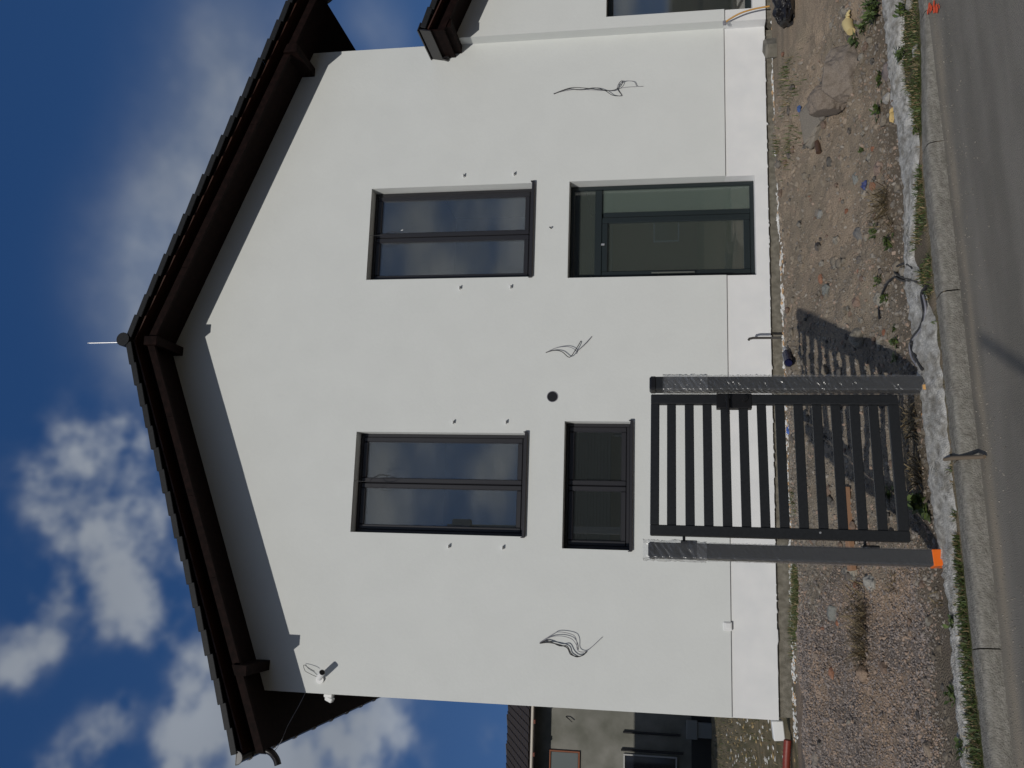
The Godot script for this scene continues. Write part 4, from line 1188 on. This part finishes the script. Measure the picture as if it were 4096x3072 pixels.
func build_debris():
	make_ico()
	var pebble := rock(Vector3(1, 0.7, 0.85), 40, 0, 0.25, Color.WHITE, true)
	# gravel heap on the left and the finer rubble of the bank: past counting
	var spots := []
	for k in 60000:
		var s := rng.randf_range(-2.2, 2.0); var t := rng.randf_range(3.9, 6.72)
		if rng.randf() > gravel_share(s, t) * clampf((6.85 - t + 0.2 * n2.get_noise_2d(s * 3.0, 4.0)) * 4.0, 0.0, 1.0): continue
		var r := rng.randf_range(0.0045, 0.0105)
		if rng.randf() < 0.05: r *= 1.7
		spots.append([Transform3D(spin().scaled(Vector3.ONE * r), at_st(s, t, r * rng.randf_range(0.0, 0.5))), pebble_color(s, t)])
	scatter("gravel", "heap of grey and tan gravel left of the gate", "gravel", pebble, spots, M.plain)
	spots = []
	for k in 17000:
		var s := rng.randf_range(0.5, 6.2); var t := rng.randf_range(1.2, 6.72)
		var fewer := 1.0 - 0.85 * smoothstep(2.8, 3.9, s) * smoothstep(6.2, 5.4, t)
		if rng.randf() > fewer * (1.0 - 0.8 * gravel_share(s, t)): continue
		var r := rng.randf_range(0.005, 0.012) if rng.randf() < 0.75 else rng.randf_range(0.012, 0.022)
		spots.append([Transform3D(spin().scaled(Vector3.ONE * r), at_st(s, t, r * 0.1)), pebble_color(s, t)])
	scatter("rubble", "fine stony rubble strewn over the bare soil bank", "rubble", pebble, spots, M.plain)
	# clods of the soil itself, breaking up the bank
	var lump := rock(Vector3(1, 0.65, 0.9), 41, 1, 0.3, Color.WHITE, true, 0.12)
	spots = []
	for k in 5200:
		var s := rng.randf_range(-1.8, 6.0); var t := rng.randf_range(3.9, 6.66)
		if rng.randf() < gravel_share(s, t) * 0.93: continue
		var r := 0.007 + 0.026 * pow(rng.randf(), 3.5)
		spots.append([Transform3D(spin().scaled(Vector3.ONE * r), at_st(s, t, -r * 0.15)), soil_color(s, t) * rng.randf_range(0.58, 0.82)])
	scatter("soil_clods", "brown clods of earth breaking up the soil bank", "soil", lump, spots, M.plain)
	spots = []
	for k in 1000:
		var s := rng.randf_range(-1.5, 5.5); var t := 7.33 + absf(rng.randfn(0.0, 0.22))
		var r := rng.randf_range(0.002, 0.0055)
		var p := se * s + sn * t
		spots.append([Transform3D(spin().scaled(Vector3.ONE * r), Vector3(p.x, -0.598 + 0.012 * smoothstep(7.3, 8.6, t), p.z)), mixc(Color(0.16, 0.145, 0.12), Color(0.31, 0.285, 0.24), rng.randf())])
	scatter("road_grit", "fine grit lying along the gutter of the road", "grit", pebble, spots, M.plain)
	# white plaster crumbs dropped along the foot of the wall
	spots = []
	for k in 2300:
		var x := rng.randf_range(-0.2, 9.9)
		var z := 0.05 + absf(rng.randfn(0.16, 0.14)) + (0.2 if x > 9.5 else 0.0)
		if n2.get_noise_2d(x * 1.3, 3.0) < -0.12 and rng.randf() < 0.75: continue
		var r := rng.randf_range(0.008, 0.03) * (1.6 if x > 4.5 and rng.randf() < 0.3 else 1.0)
		var c := mixc(Color(0.62, 0.61, 0.58), Color(0.75, 0.75, 0.74), rng.randf()) if rng.randf() < 0.8 else Color(0.55, 0.36, 0.2)
		spots.append([Transform3D(spin().scaled(Vector3(r, r * 0.5, r)), Vector3(x, height_at(x, z) + r * 0.25, z)), c])
	for k in 500:
		var x := rng.randf_range(-4.0, -0.2); var z := rng.randf_range(-14.0, 0.5)
		var r := rng.randf_range(0.01, 0.05)
		spots.append([Transform3D(spin().scaled(Vector3(r, r * 0.4, r * 1.6)), Vector3(x, height_at(x, z) + r * 0.2, z)), Color(0.68, 0.67, 0.64) if rng.randf() < 0.6 else Color(0.45, 0.33, 0.16)])
	scatter("plaster_crumbs", "white plaster crumbs dropped along the foot of the house wall", "plaster", pebble, spots, M.plain)
	# countable stones
	var shapes := []
	var tones := [Color(0.28, 0.255, 0.225), Color(0.21, 0.19, 0.172), Color(0.33, 0.29, 0.235), Color(0.29, 0.215, 0.17), Color(0.17, 0.162, 0.152), Color(0.37, 0.345, 0.30)]
	for k in 18:
		shapes.append(rock(Vector3(1.0, 0.62 + 0.02 * (k % 7), 0.8), 60 + k, 1, 0.22, tones[k % 6], k % 3 == 0, 0.18 if k % 2 == 0 else 0.0))
	for k in 240:
		var s := rng.randf_range(-0.6, 5.9); var t := rng.randf_range(4.0, 6.6)
		if rng.randf() < gravel_share(s, t) * 0.85: s = rng.randf_range(1.1, 3.8)
		var r := 0.02 + 0.035 * pow(rng.randf(), 2.2)
		var tone := rng.randi() % 18
		var o := put(shapes[tone], "stone", M.stone)
		o.basis = Basis(Vector3.UP, rng.randf() * TAU) * Basis(Vector3.RIGHT, rng.randf_range(-0.4, 0.4)) * Basis.from_scale(Vector3.ONE * r)
		o.position = at_st(s, t, r * 0.12)
		tag(o, "%s loose stone half sunk in the soil %s" % [["mid grey", "dark grey", "tan", "reddish", "blackish", "pale"][tone % 6], "near the boulder" if s > 4.2 else ("before the glazed door" if s > 2.7 else ("behind the gate" if s > 1.0 else "at the gravel heap"))], "stone", "loose stones on the soil bank")
	# stones one can tell apart
	for q in [[z3(1455, 395), 0.085, Color(0.30, 0.255, 0.25), "purplish oval stone beside the concrete haunch below the boulder"], [z3(1452, 545), 0.06, Color(0.55, 0.53, 0.49), "pale angular stone at the edge of the concrete haunch near the boulder"], [z3(1490, 560), 0.06, Color(0.28, 0.22, 0.18), "brown stone touching the pale angular stone on the haunch"],
			[z3(1405, 935), 0.085, Color(0.44, 0.33, 0.27), "pinkish square stone above the dry grass patch"], [z3(1300, 1295), 0.08, Color(0.27, 0.265, 0.26), "dark grey stone in front of the glazed door"], [z3(1325, 1080), 0.055, Color(0.50, 0.45, 0.38), "pale beige stone next to the brick chunk"], [z6(1280, 490), 0.105, Color(0.38, 0.35, 0.29), "large oval tan stone beside the shadow of the gate post"],
			[z6(1405, 275), 0.07, Color(0.46, 0.43, 0.37), "light rounded stone beside the black cable end"], [z6(1405, 510), 0.05, Color(0.44, 0.41, 0.35), "pale round stone under the large oval stone"], [z6(1110, 225), 0.075, Color(0.31, 0.32, 0.30), "flat grey stone halfway up the bank in front of the door"], [z6(1280, 290), 0.07, Color(0.40, 0.29, 0.23), "reddish long stone halfway up the bank"],
			[z9(1275, 535), 0.075, Color(0.46, 0.43, 0.36), "pale stone left of the taped gate post"], [z9(1360, 600), 0.085, Color(0.50, 0.49, 0.45), "whitish stone at the edge of the gravel heap"], [z9(1145, 765), 0.08, Color(0.33, 0.34, 0.32), "grey stone on the upper edge of the gravel heap"], [z9(1310, 1100), 0.075, Color(0.44, 0.33, 0.25), "tan chunk lying on the gravel heap by the dry weed"],
			[z9(1680, 1520), 0.06, Color(0.40, 0.33, 0.26), "tan stone at the low edge of the gravel heap"], [z9(1060, 1590), 0.07, Color(0.36, 0.32, 0.28), "brownish stone near the red pipe"], [z3(1080, 1190), 0.06, Color(0.40, 0.40, 0.38), "small grey stone high on the bank before the door"], [z3(1280, 990), 0.055, Color(0.35, 0.36, 0.34), "small greenish grey stone above the brick chunk"], [z3(1610, 280), 0.055, Color(0.50, 0.49, 0.46), "round pale stone in the grass along the kerb"], [z3(1580, 15), 0.07, Color(0.46, 0.44, 0.40), "round beige stone in the kerb grass near the paint mark"]]:
		lay(rock(Vector3(1.0, 0.7, 0.78) * q[1], int(q[0][0] + q[0][1]), 2, 0.2, q[2], false, 0.14), "stone", q[0], q[1] * 0.22, M.stone, q[3], "stone")
	# the boulder with its split-off shoulder
	var bo := base("boulder", on_ground(3400, 290) + Vector3(0, 0.0, -0.13))
	tag(bo, "big grey brown cracked boulder half buried in the soil bank", "boulder")
	put(rock(Vector3(0.25, 0.28, 0.26), 905, 5, 0.16, Color(0.35, 0.30, 0.255), false, 0.34), "main_block", M.stone, bo)
	var sh := put(rock(Vector3(0.15, 0.20, 0.17), 917, 4, 0.16, Color(0.34, 0.287, 0.24), false, 0.3), "split_shoulder", M.stone, bo)
	sh.position = Vector3(-0.155, 0.115, -0.03)
	sh.rotation = Vector3(0.1, 0.5, 0.3)
	var so := put(rock(Vector3(0.27, 0.12, 0.25), 933, 4, 0.2, Color(0.36, 0.325, 0.275), false, 0.3), "clay_slab", M.stone)
	so.position = on_ground(3268, 474) + Vector3(0, 0.0, 0)
	so.rotation = Vector3(0.5, 0.35, 0.1)
	tag(so, "tilted slab of pale clay beside the boulder", "slab")
	# brick chunks
	var k2 := 0
	for q in [[z3(1372, 825), 0.06, "orange brick chip near the green weed below the slab"], [z3(1370, 1030), 0.10, "pink orange brick chunk beside a blue scrap"], [z3(1020, 1075), 0.05, "orange brick chip high on the bank before the door"], [z3(1225, 1170), 0.07, "salmon brick chip in the middle of the bank"], [z6(1080, 165), 0.08, "rust brown brick chip near the top of the bank"], [z6(1290, 118), 0.045, "small red brick chip in the middle of the bank"],
			[z6(1435, 460), 0.06, "orange brick chip beside the gate shadow"], [z9(1148, 1092), 0.09, "orange hollow brick piece lying on the gravel heap"], [z9(1095, 850), 0.05, "ochre brick chip at the top of the gravel heap"], [z9(1180, 822), 0.06, "dusty red brick chip at the top of the gravel heap"], [z9(1275, 612), 0.06, "pale red brick chip left of the taped post"], [z3(870, 300), 0.06, "bright orange brick piece at the foot of the wing wall"], [z3(1150, 1475), 0.045, "small orange chip high on the bank left of the door"]]:
		var e: float = q[1] * 0.62
		var chunk := rock(Vector3(e, e * 0.55, e * 0.7), 300 + k2, 1, 0.15, [Color(0.40, 0.19, 0.12), Color(0.44, 0.23, 0.15), Color(0.36, 0.20, 0.145)][k2 % 3], true, 0.3)
		lay(chunk, "brick_chunk", q[0], e * 0.08, M.stone, q[2], "brick", "broken brick pieces")
		k2 += 1
	# scraps
	for q in [[z3(965, 602), 0.07, lin(0.05, 0.10, 0.26), "small blue plastic scrap beside the clay slab"], [z3(1330, 1022), 0.07, lin(0.035, 0.05, 0.16), "small blue scrap beside the pink brick chunk"], [z6(855, 215), 0.10, lin(0.05, 0.16, 0.50), "blue plastic scrap at the foot of the wall left of the door"], [z6(905, 1000), 0.08, lin(0.05, 0.12, 0.40), "blue plastic scrap behind the gate"], [z3(1485, 635), 0.075, lin(0.50, 0.36, 0.14), "yellow foam scrap at the edge of the haunch"], [z6(1650, 912), 0.035, lin(0.75, 0.33, 0.06), "small orange wrapper on the haunch under the gate"], [z9(905, 1060), 0.09, lin(0.78, 0.78, 0.80), "white paper scrap under the plinth left of the socket"], [z3(1140, 595), 0.05, lin(0.72, 0.72, 0.70), "white crumpled scrap under the boulder"]]:
		lay(commit(crumple(q[1] * 1.3, q[1], q[1] * 0.5, int(q[0][0]), 6)), "scrap", q[0], 0.0, mat(q[2], 0.6), q[3], "scrap", "coloured scraps on the soil")
	# black bag, yellow gloves
	var bag := lay(rock(Vector3(0.17, 0.13, 0.30), 78, 4, 0.34, Color.WHITE, false, 0.32), "plastic_bag", z3(925, 45), 0.0, mat(lin(0.012, 0.011, 0.013), 0.35), "black crumpled plastic bag lying at the top of the bank by the wing", "bag", "", 1.9)
	bag.position.y += 0.05
	var gl := base("work_glove", on_ground(z3(1262, 85)[0], z3(1262, 85)[1]) + Vector3(-0.08, 0.01, 0.0), 0.5)
	tag(gl, "pale yellow work glove dropped on the soil above the boulder", "glove")
	var gy := mat(lin(0.62, 0.50, 0.24), 0.8)
	var hand := mb()
	tube(hand, [Vector3(-0.11, 0.02, 0), Vector3(-0.05, 0.03, 0), Vector3(0.02, 0.032, 0), Vector3(0.05, 0.02, 0)], [0.035, 0.042, 0.048, 0.03], 10)
	put(hand, "palm", gy, gl)
	for k in 5:
		var b := mb()
		var a := -0.75 + 0.34 * k
		var d := Vector3(cos(a), 0, sin(a))
		var l: float = [0.06, 0.09, 0.10, 0.09, 0.07][k]
		tube(b, [Vector3(0.03, 0.025, 0) + d * 0.02 + Vector3(0, 0, 0.018 * (k - 2)), Vector3(0.03, 0.035, 0.018 * (k - 2)) + d * l * 0.6, Vector3(0.03, 0.018, 0.018 * (k - 2)) + d * l], [0.014, 0.014, 0.008], 7)
		put(b, "finger", gy, gl)
	# black cable coiled by the kerb
	var b := mb()
	tube(b, curve(ground_line([z6(1425, 380), z6(1422, 330), z6(1432, 270), z6(1460, 200), z6(1505, 150), z6(1540, 165), z6(1590, 170), z6(1612, 140), z6(1600, 92), z6(1555, 78), z6(1515, 95), z6(1512, 125), z6(1550, 150), z6(1600, 165), z6(1640, 180)], 0.02), 5), 0.008, 6)
	var o := put(b, "cable_coil", M.wire)
	tag(o, "black cable end looped in a coil on the haunch and soil", "cable")
	b = mb()
	tube(b, curve(ground_line([z6(1690, 200), z6(1665, 240), z6(1672, 300), z6(1678, 360), z6(1655, 430), z6(1612, 490), z6(1608, 540), z6(1635, 600), z6(1668, 660)], 0.025), 5), 0.011, 6)
	o = put(b, "cable_run", M.wire)
	tag(o, "thick black cable lying along the haunch to the right gate post", "cable")
	b = mb()
	tube(b, curve(ground_line([z6(1670, 250), z6(1685, 330), z6(1668, 420), z6(1625, 480), z6(1595, 520), z6(1605, 590), z6(1640, 640)], 0.022), 5), 0.008, 6)
	o = put(b, "cable_run", M.greywire)
	tag(o, "thin grey cable lying along the haunch beside the black one", "cable")
	# timber behind the gate, stick by the kerb, wedge under the post
	b = mb()
	bx(b, Vector3.ZERO, Vector3(0.62, 0.045, 0.07), 0.004)
	var pl := on_ground(z6(1262, 1510)[0], z6(1262, 1510)[1])
	o = put(b, "timber_batten", mat(lin(0.30, 0.17, 0.10), 0.85))
	o.position = pl + Vector3(-0.04, 0.03, 0)
	o.rotation = Vector3(0.2, 0.14, 0.02)
	tag(o, "brown timber batten lying on the bank behind the gate", "timber")
	b = mb()
	tube(b, [se * 1.50 + sn * 7.10 + Vector3(0, -0.475, 0), se * 1.47 + sn * 7.25 + Vector3(0, -0.480, 0), se * 1.42 + sn * 7.47 + Vector3(0, -0.575, 0)], [0.010, 0.013, 0.011], 8)
	o = put(b, "stick", mat(lin(0.17, 0.13, 0.09), 0.9))
	tag(o, "short brown stick leaning over the kerb below the gate", "stick")
	b = mb()
	bx(b, Vector3(0, 0.02, 0), Vector3(0.032, 0.05, 0.02), 0.004, Basis(Vector3.RIGHT, -0.5))
	lay(commit(b), "timber_wedge", z6(1690, 755), 0.0, mat(lin(0.60, 0.34, 0.12), 0.8), "pale timber wedge at the foot of the film wrapped post", "timber", "", 0.2)
	# rod and bottle by the wall
	var rp := on_wall(3122, 1351, 0.18)
	b = mb()
	tube(b, [Vector3(0, -0.15, 0), Vector3(0, 0.40, 0), Vector3(-0.01, 0.45, 0), Vector3(-0.03, 0.46, 0.01)], 0.017, 8)
	o = put(b, "iron_rod", M.iron)
	o.position = Vector3(rp.x, -0.4, 0.18)
	tag(o, "dark iron rod standing upright before the plinth between door and gate", "rod")
	var bt := base("bottle", on_ground(z6(925, 585)[0], z6(925, 585)[1]), 0.9)
	tag(bt, "dark blue bottle with silver cap lying by the wall behind the gate post", "bottle")
	b = mb()
	tube(b, [Vector3(-0.15, 0.045, 0), Vector3(-0.145, 0.045, 0), Vector3(0.03, 0.045, 0), Vector3(0.07, 0.045, 0), Vector3(0.10, 0.045, 0)], [0.03, 0.042, 0.042, 0.022, 0.018], 12)
	put(b, "body", mat(lin(0.01, 0.012, 0.05), 0.2), bt)
	b = mb()
	tube(b, [Vector3(0.10, 0.045, 0), Vector3(0.15, 0.045, 0)], 0.024, 12)
	put(b, "cap", M.steel, bt)
	var bb := base("bottle", on_ground(z3(1080, 800)[0], z3(1080, 800)[1]), 0.3)
	tag(bb, "brown bottle half buried below the clay slab", "bottle")
	b = mb()
	tube(b, [Vector3(-0.09, 0.02, 0), Vector3(0.03, 0.025, 0), Vector3(0.06, 0.025, 0), Vector3(0.10, 0.03, 0)], [0.024, 0.024, 0.011, 0.009], 12)
	put(b, "body", mat(lin(0.08, 0.045, 0.03), 0.45), bb)
	# grey block at the wall, foam at the corner, red drain pipe
	b = mb()
	bx(b, Vector3(0, 0.07, 0), Vector3(0.19, 0.16, 0.16), 0.02, Basis(Vector3.UP, 0.5) * Basis(Vector3.BACK, 0.12))
	o = lay(commit(b), "concrete_block", z3(835, 265), 0.03, M.footing, "grey concrete block at the foot of the wall under the wing roof edge", "block", "", 0.15)
	o.position.z = maxf(o.position.z, 0.25)
	b = mb()
	bx(b, Vector3.ZERO, Vector3(0.24, 0.14, 0.18), 0.01, Basis(Vector3.BACK, 0.1))
	o = put(b, "foam_block", M.white)
	o.position = Vector3(-0.15, -0.26, -0.25)
	tag(o, "white foam block lying at the corner of the house", "foam")
	var red := mat(lin(0.20, 0.03, 0.02), 0.5)
	b = mb()
	var path := curve([Vector3(-0.24, -0.36, -0.1), Vector3(-0.55, -0.34, -0.12), Vector3(-0.9, -0.35, -0.08), Vector3(-1.2, -0.36, -0.1)], 14)
	var rad := []
	for i in path.size(): rad.append(0.045 + 0.007 * (i % 2))
	tube(b, path, rad, 10)
	o = put(b, "drain_pipe", red)
	tag(o, "red corrugated drain pipe leading away from the house corner", "pipe", "red drain pipes at the house corner")
	b = mb()
	path = curve([Vector3(-0.72, -0.40, 0.22), Vector3(-0.62, -0.36, 0.3), Vector3(-0.66, -0.33, 0.42), Vector3(-0.80, -0.34, 0.40), Vector3(-0.95, -0.36, 0.3)], 10)
	rad = []
	for i in path.size(): rad.append(0.035 + 0.005 * (i % 2))
	tube(b, path, rad, 9)
	o = put(b, "drain_pipe", red)
	tag(o, "short curled red drain pipe in front of the straight one", "pipe", "red drain pipes at the house corner")
	# orange spray mark on the kerb edge: a flat splash of paint
	b = mb()
	for k in 26:
		var u := rng.randf()
		var c := se * (4.36 + 0.16 * u + rng.randf_range(-0.02, 0.02)) + sn * (7.53 - 0.20 * u + rng.randf_range(-0.025, 0.025)) + Vector3(0, -0.593, 0)
		var rr := rng.randf_range(0.008, 0.022)
		for q in 8:
			tri(b, c, c + Vector3(cos(TAU * q / 8), 0, sin(TAU * q / 8)) * rr, c + Vector3(cos(TAU * (q + 1) / 8), 0, sin(TAU * (q + 1) / 8)) * rr, Vector3.UP)
		for i in range(b.v.size() - 24, b.v.size()): b.v[i].y += 0.0002 * k
	o = put(b, "paint_mark", mat(lin(0.80, 0.10, 0.03), 0.8))
	tag(o, "orange spray paint mark on the road beside the lowered kerb", "paint mark")

# ---------------------------------------------------------------- weeds and grass
func leaf(b: Dictionary, root: Vector3, d: Vector3, l: float, w: float, droop: float, col: Color):
	var side := d.cross(Vector3.UP).normalized() * w
	var m1 := root + d * l * 0.45
	var tip := root + d * l + Vector3(0, -droop * l, 0)
	var up := side.cross(d).normalized()
	if up.y < 0.0: up = -up
	tri(b, root, m1 + side, m1 + up * w * -0.15, up, col); tri(b, root, m1 + up * w * -0.15, m1 - side, up, col * 0.92)
	tri(b, tip, m1 + side, m1 + up * w * -0.15, up, col); tri(b, tip, m1 + up * w * -0.15, m1 - side, up, col * 0.92)
func blade(b: Dictionary, root: Vector3, d: Vector3, l: float, w: float, col: Color):
	var side := d.cross(Vector3.UP).normalized() * w
	var m1 := root + d * l * 0.55 + Vector3(0, l * 0.12, 0)
	var tip := root + d * l
	quad(b, root - side, root + side, m1 + side * 0.8, m1 - side * 0.8, Vector3.ZERO, col)
	tri(b, m1 - side * 0.8, m1 + side * 0.8, tip, Vector3.ZERO, col)
func aim(lo: float, hi: float) -> Vector3:
	var a := rng.randf() * TAU; var e := rng.randf_range(lo, hi)
	return Vector3(cos(a) * cos(e), sin(e), sin(a) * cos(e))
func green() -> Color: return mixc(Color(0.03, 0.05, 0.012), Color(0.085, 0.12, 0.03), rng.randf())
func straw() -> Color: return mixc(Color(0.11, 0.078, 0.038), Color(0.34, 0.26, 0.135), rng.randf())
func build_plants():
	# turf between haunch and kerb, and along the wall: nobody could count it
	var b := mb()
	for k in 22000:
		var s := rng.randf_range(-2.6, 6.4)
		var hi := lerp_table(s, strip_hi)
		var t := rng.randf_range(hi - 0.03, 7.15)
		var thick := smoothstep(-0.25, 0.2, n2.get_noise_2d(s * 1.1, 8.0) + (0.35 if s > 3.75 or s < 0.85 else (-0.25 if s > 0.95 and s < 2.55 else 0.05)))
		if t > 7.15 or rng.randf() > thick: continue
		var l := rng.randf_range(0.015, 0.055)
		blade(b, at_st(s, t, -0.004), aim(0.3, 1.3), l, rng.randf_range(0.0015, 0.004), green() if rng.randf() < 0.72 else straw())
	tag(put(b, "kerb_grass", M.leaf), "low green grass growing along the back of the kerb", "grass", "", "stuff")
	b = mb()
	for q in [[z9(950, 560), 0.12, 600], [z9(960, 660), 0.15, 1000], [z9(955, 740), 0.18, 1300], [z9(935, 860), 0.12, 500], [z9(920, 1120), 0.08, 160], [z9(925, 990), 0.06, 90], [z3(910, 800), 0.13, 200], [z3(900, 390), 0.08, 120], [z3(845, 820), 0.08, 90], [z6(935, 1390), 0.08, 90], [z3(920, 520), 0.10, 120]]:
		var c := on_ground(q[0][0], q[0][1])
		for k in q[2]:
			var x: float = c.x + rng.randfn(0.0, q[1] * 0.8); var z: float = c.z + rng.randfn(0.0, q[1] * 1.4)
			if z < 0.05: continue
			blade(b, Vector3(x, height_at(x, z) - 0.004, z), aim(0.5, 1.4), rng.randf_range(0.03, 0.10), rng.randf_range(0.0015, 0.004), green() if rng.randf() < 0.7 else straw())
	tag(put(b, "wall_grass", M.leaf), "thin grass growing in patches below the house wall", "grass", "", "stuff")
	b = mb()
	for k in 2600:
		var x := rng.randf_range(-5.5, -0.15); var z := rng.randf_range(-22.0, -0.3)
		blade(b, Vector3(x, height_at(x, z) - 0.004, z), aim(0.3, 1.3), rng.randf_range(0.03, 0.11), rng.randf_range(0.003, 0.009), straw() if rng.randf() < 0.65 else green())
	tag(put(b, "yard_grass", M.leaf), "dry yellowish grass in the yard beside the house", "grass", "", "stuff")
	# leafy weeds one can tell apart
	for q in [[z3(1290, 225), 0.11, 14, 0.035, "broad leaved green weed above the boulder"], [z3(1335, 150), 0.10, 26, 0.022, "bushy green weed by the yellow glove"], [z3(1400, 60), 0.17, 150, 0.014, "wide tuft of dark green weed behind the haunch near the paint mark"], [z3(1420, 435), 0.09, 16, 0.03, "dusty green weed beside the purplish stone"], [z3(1415, 610), 0.10, 26, 0.02, "low green weed next to the yellow scrap"], [z3(1320, 830), 0.06, 10, 0.02, "tiny light green weed above the orange chip"], [z3(1480, 1345), 0.10, 22, 0.028, "fresh green weed at the edge of the haunch before the door"], [z3(1395, 1280), 0.08, 16, 0.022, "small weed beside the dark grey stone"],
			[z6(1512, 510), 0.08, 24, 0.022, "bright green weed beside the gate shadow"], [z6(1512, 600), 0.07, 18, 0.02, "dark green weed where the gate shadow ends"], [z6(1500, 435), 0.05, 12, 0.018, "small bright weed on the lower bank"], [z6(1418, 170), 0.07, 16, 0.02, "thin weed inside the cable loop"], [z6(1455, 270), 0.08, 18, 0.02, "thin weed left of the cable end"],
			[z6(1660, 1410), 0.13, 46, 0.035, "leafy green weed growing under the hinge side of the gate"], [z6(1690, 1440), 0.08, 16, 0.04, "broad leaved weed on the haunch under the gate"], [z6(1470, 1340), 0.10, 26, 0.025, "green weed behind the bottom rail of the gate"], [z9(1845, 1220), 0.10, 40, 0.018, "tuft of weed between haunch and kerb beside the gravel"], [z9(1900, 1510), 0.10, 34, 0.02, "bright weed between haunch and kerb near the frame edge"], [z9(1850, 830), 0.09, 30, 0.018, "green weed behind the kerb left of the taped post"], [z3(1545, 300), 0.10, 36, 0.016, "green weed in the kerb turf below the boulder"], [z3(1550, 60), 0.10, 40, 0.016, "green weed in the kerb turf by the paint mark"], [z3(1620, 720), 0.05, 14, 0.018, "small green weed squeezed behind the kerb"]]:
		var c := on_ground(q[0][0], q[0][1])
		var w := base("weed", c)
		tag(w, q[4], "weed", "green weeds")
		b = mb()
		for k in 4: tube(b, [Vector3(0, -0.02, 0), aim(0.6, 1.3) * q[1] * 0.6], [0.003, 0.0015], 5, true, Color(0.08, 0.10, 0.03))
		put(b, "stem", M.leaf, w)
		b = mb()
		for k in q[2]:
			var d := aim(0.1, 1.2)
			leaf(b, Vector3(rng.randf_range(-0.4, 0.4) * q[1], rng.randf_range(0.0, 0.4) * q[1], rng.randf_range(-0.4, 0.4) * q[1]), d, q[1] * rng.randf_range(0.35, 0.8), q[3] * rng.randf_range(0.5, 0.9), 0.25, green() * 1.2)
		put(b, "leaves", M.leaf, w).set_meta("kind", "stuff")
	# dry weeds and straw tangles
	for q in [[z9(1325, 830), 0.26, 220, "dry brown straw tangle on the gravel heap"], [z9(1325, 990), 0.20, 260, "dark withered weed on the gravel heap beside the tan chunk"], [z9(1310, 690), 0.24, 120, "withered weed stalks near the whitish stone"], [z3(1440, 1130), 0.24, 280, "golden dry grass tangle on the bank before the door"], [z3(1480, 1250), 0.14, 60, "small dry grass tangle beside the haunch before the door"], [z6(1600, 960), 0.2, 220, "dry straw under the bottom rail of the gate"], [z6(1630, 1220), 0.2, 220, "dry straw between the gate and the haunch"], [z9(1500, 600), 0.14, 60, "dry stalks between the gravel heap and the taped post"], [z9(1750, 690), 0.12, 30, "long dry stalks lying on the haunch left of the taped post"], [z3(830, 1075), 0.14, 60, "dry stalks at the foot of the wall under the door"]]:
		var c := on_ground(q[0][0], q[0][1])
		var w := put(mb_straw(q[1], q[2]), "dry_weed", M.leaf)
		w.position = c
		tag(w, q[3], "dry weed", "dry weeds")
func mb_straw(size: float, n: int) -> Dictionary:
	var b := mb()
	for k in int(n * 0.6):
		var p := Vector3(rng.randfn(0, 0.28), 0, rng.randfn(0, 0.28)) * size
		var d := aim(-0.05, 0.7)
		blade(b, p + Vector3(0, rng.randf_range(-0.01, 0.02), 0), d, size * rng.randf_range(0.35, 1.15), rng.randf_range(0.0018, 0.0042), straw() * rng.randf_range(0.5, 1.0))
	return b
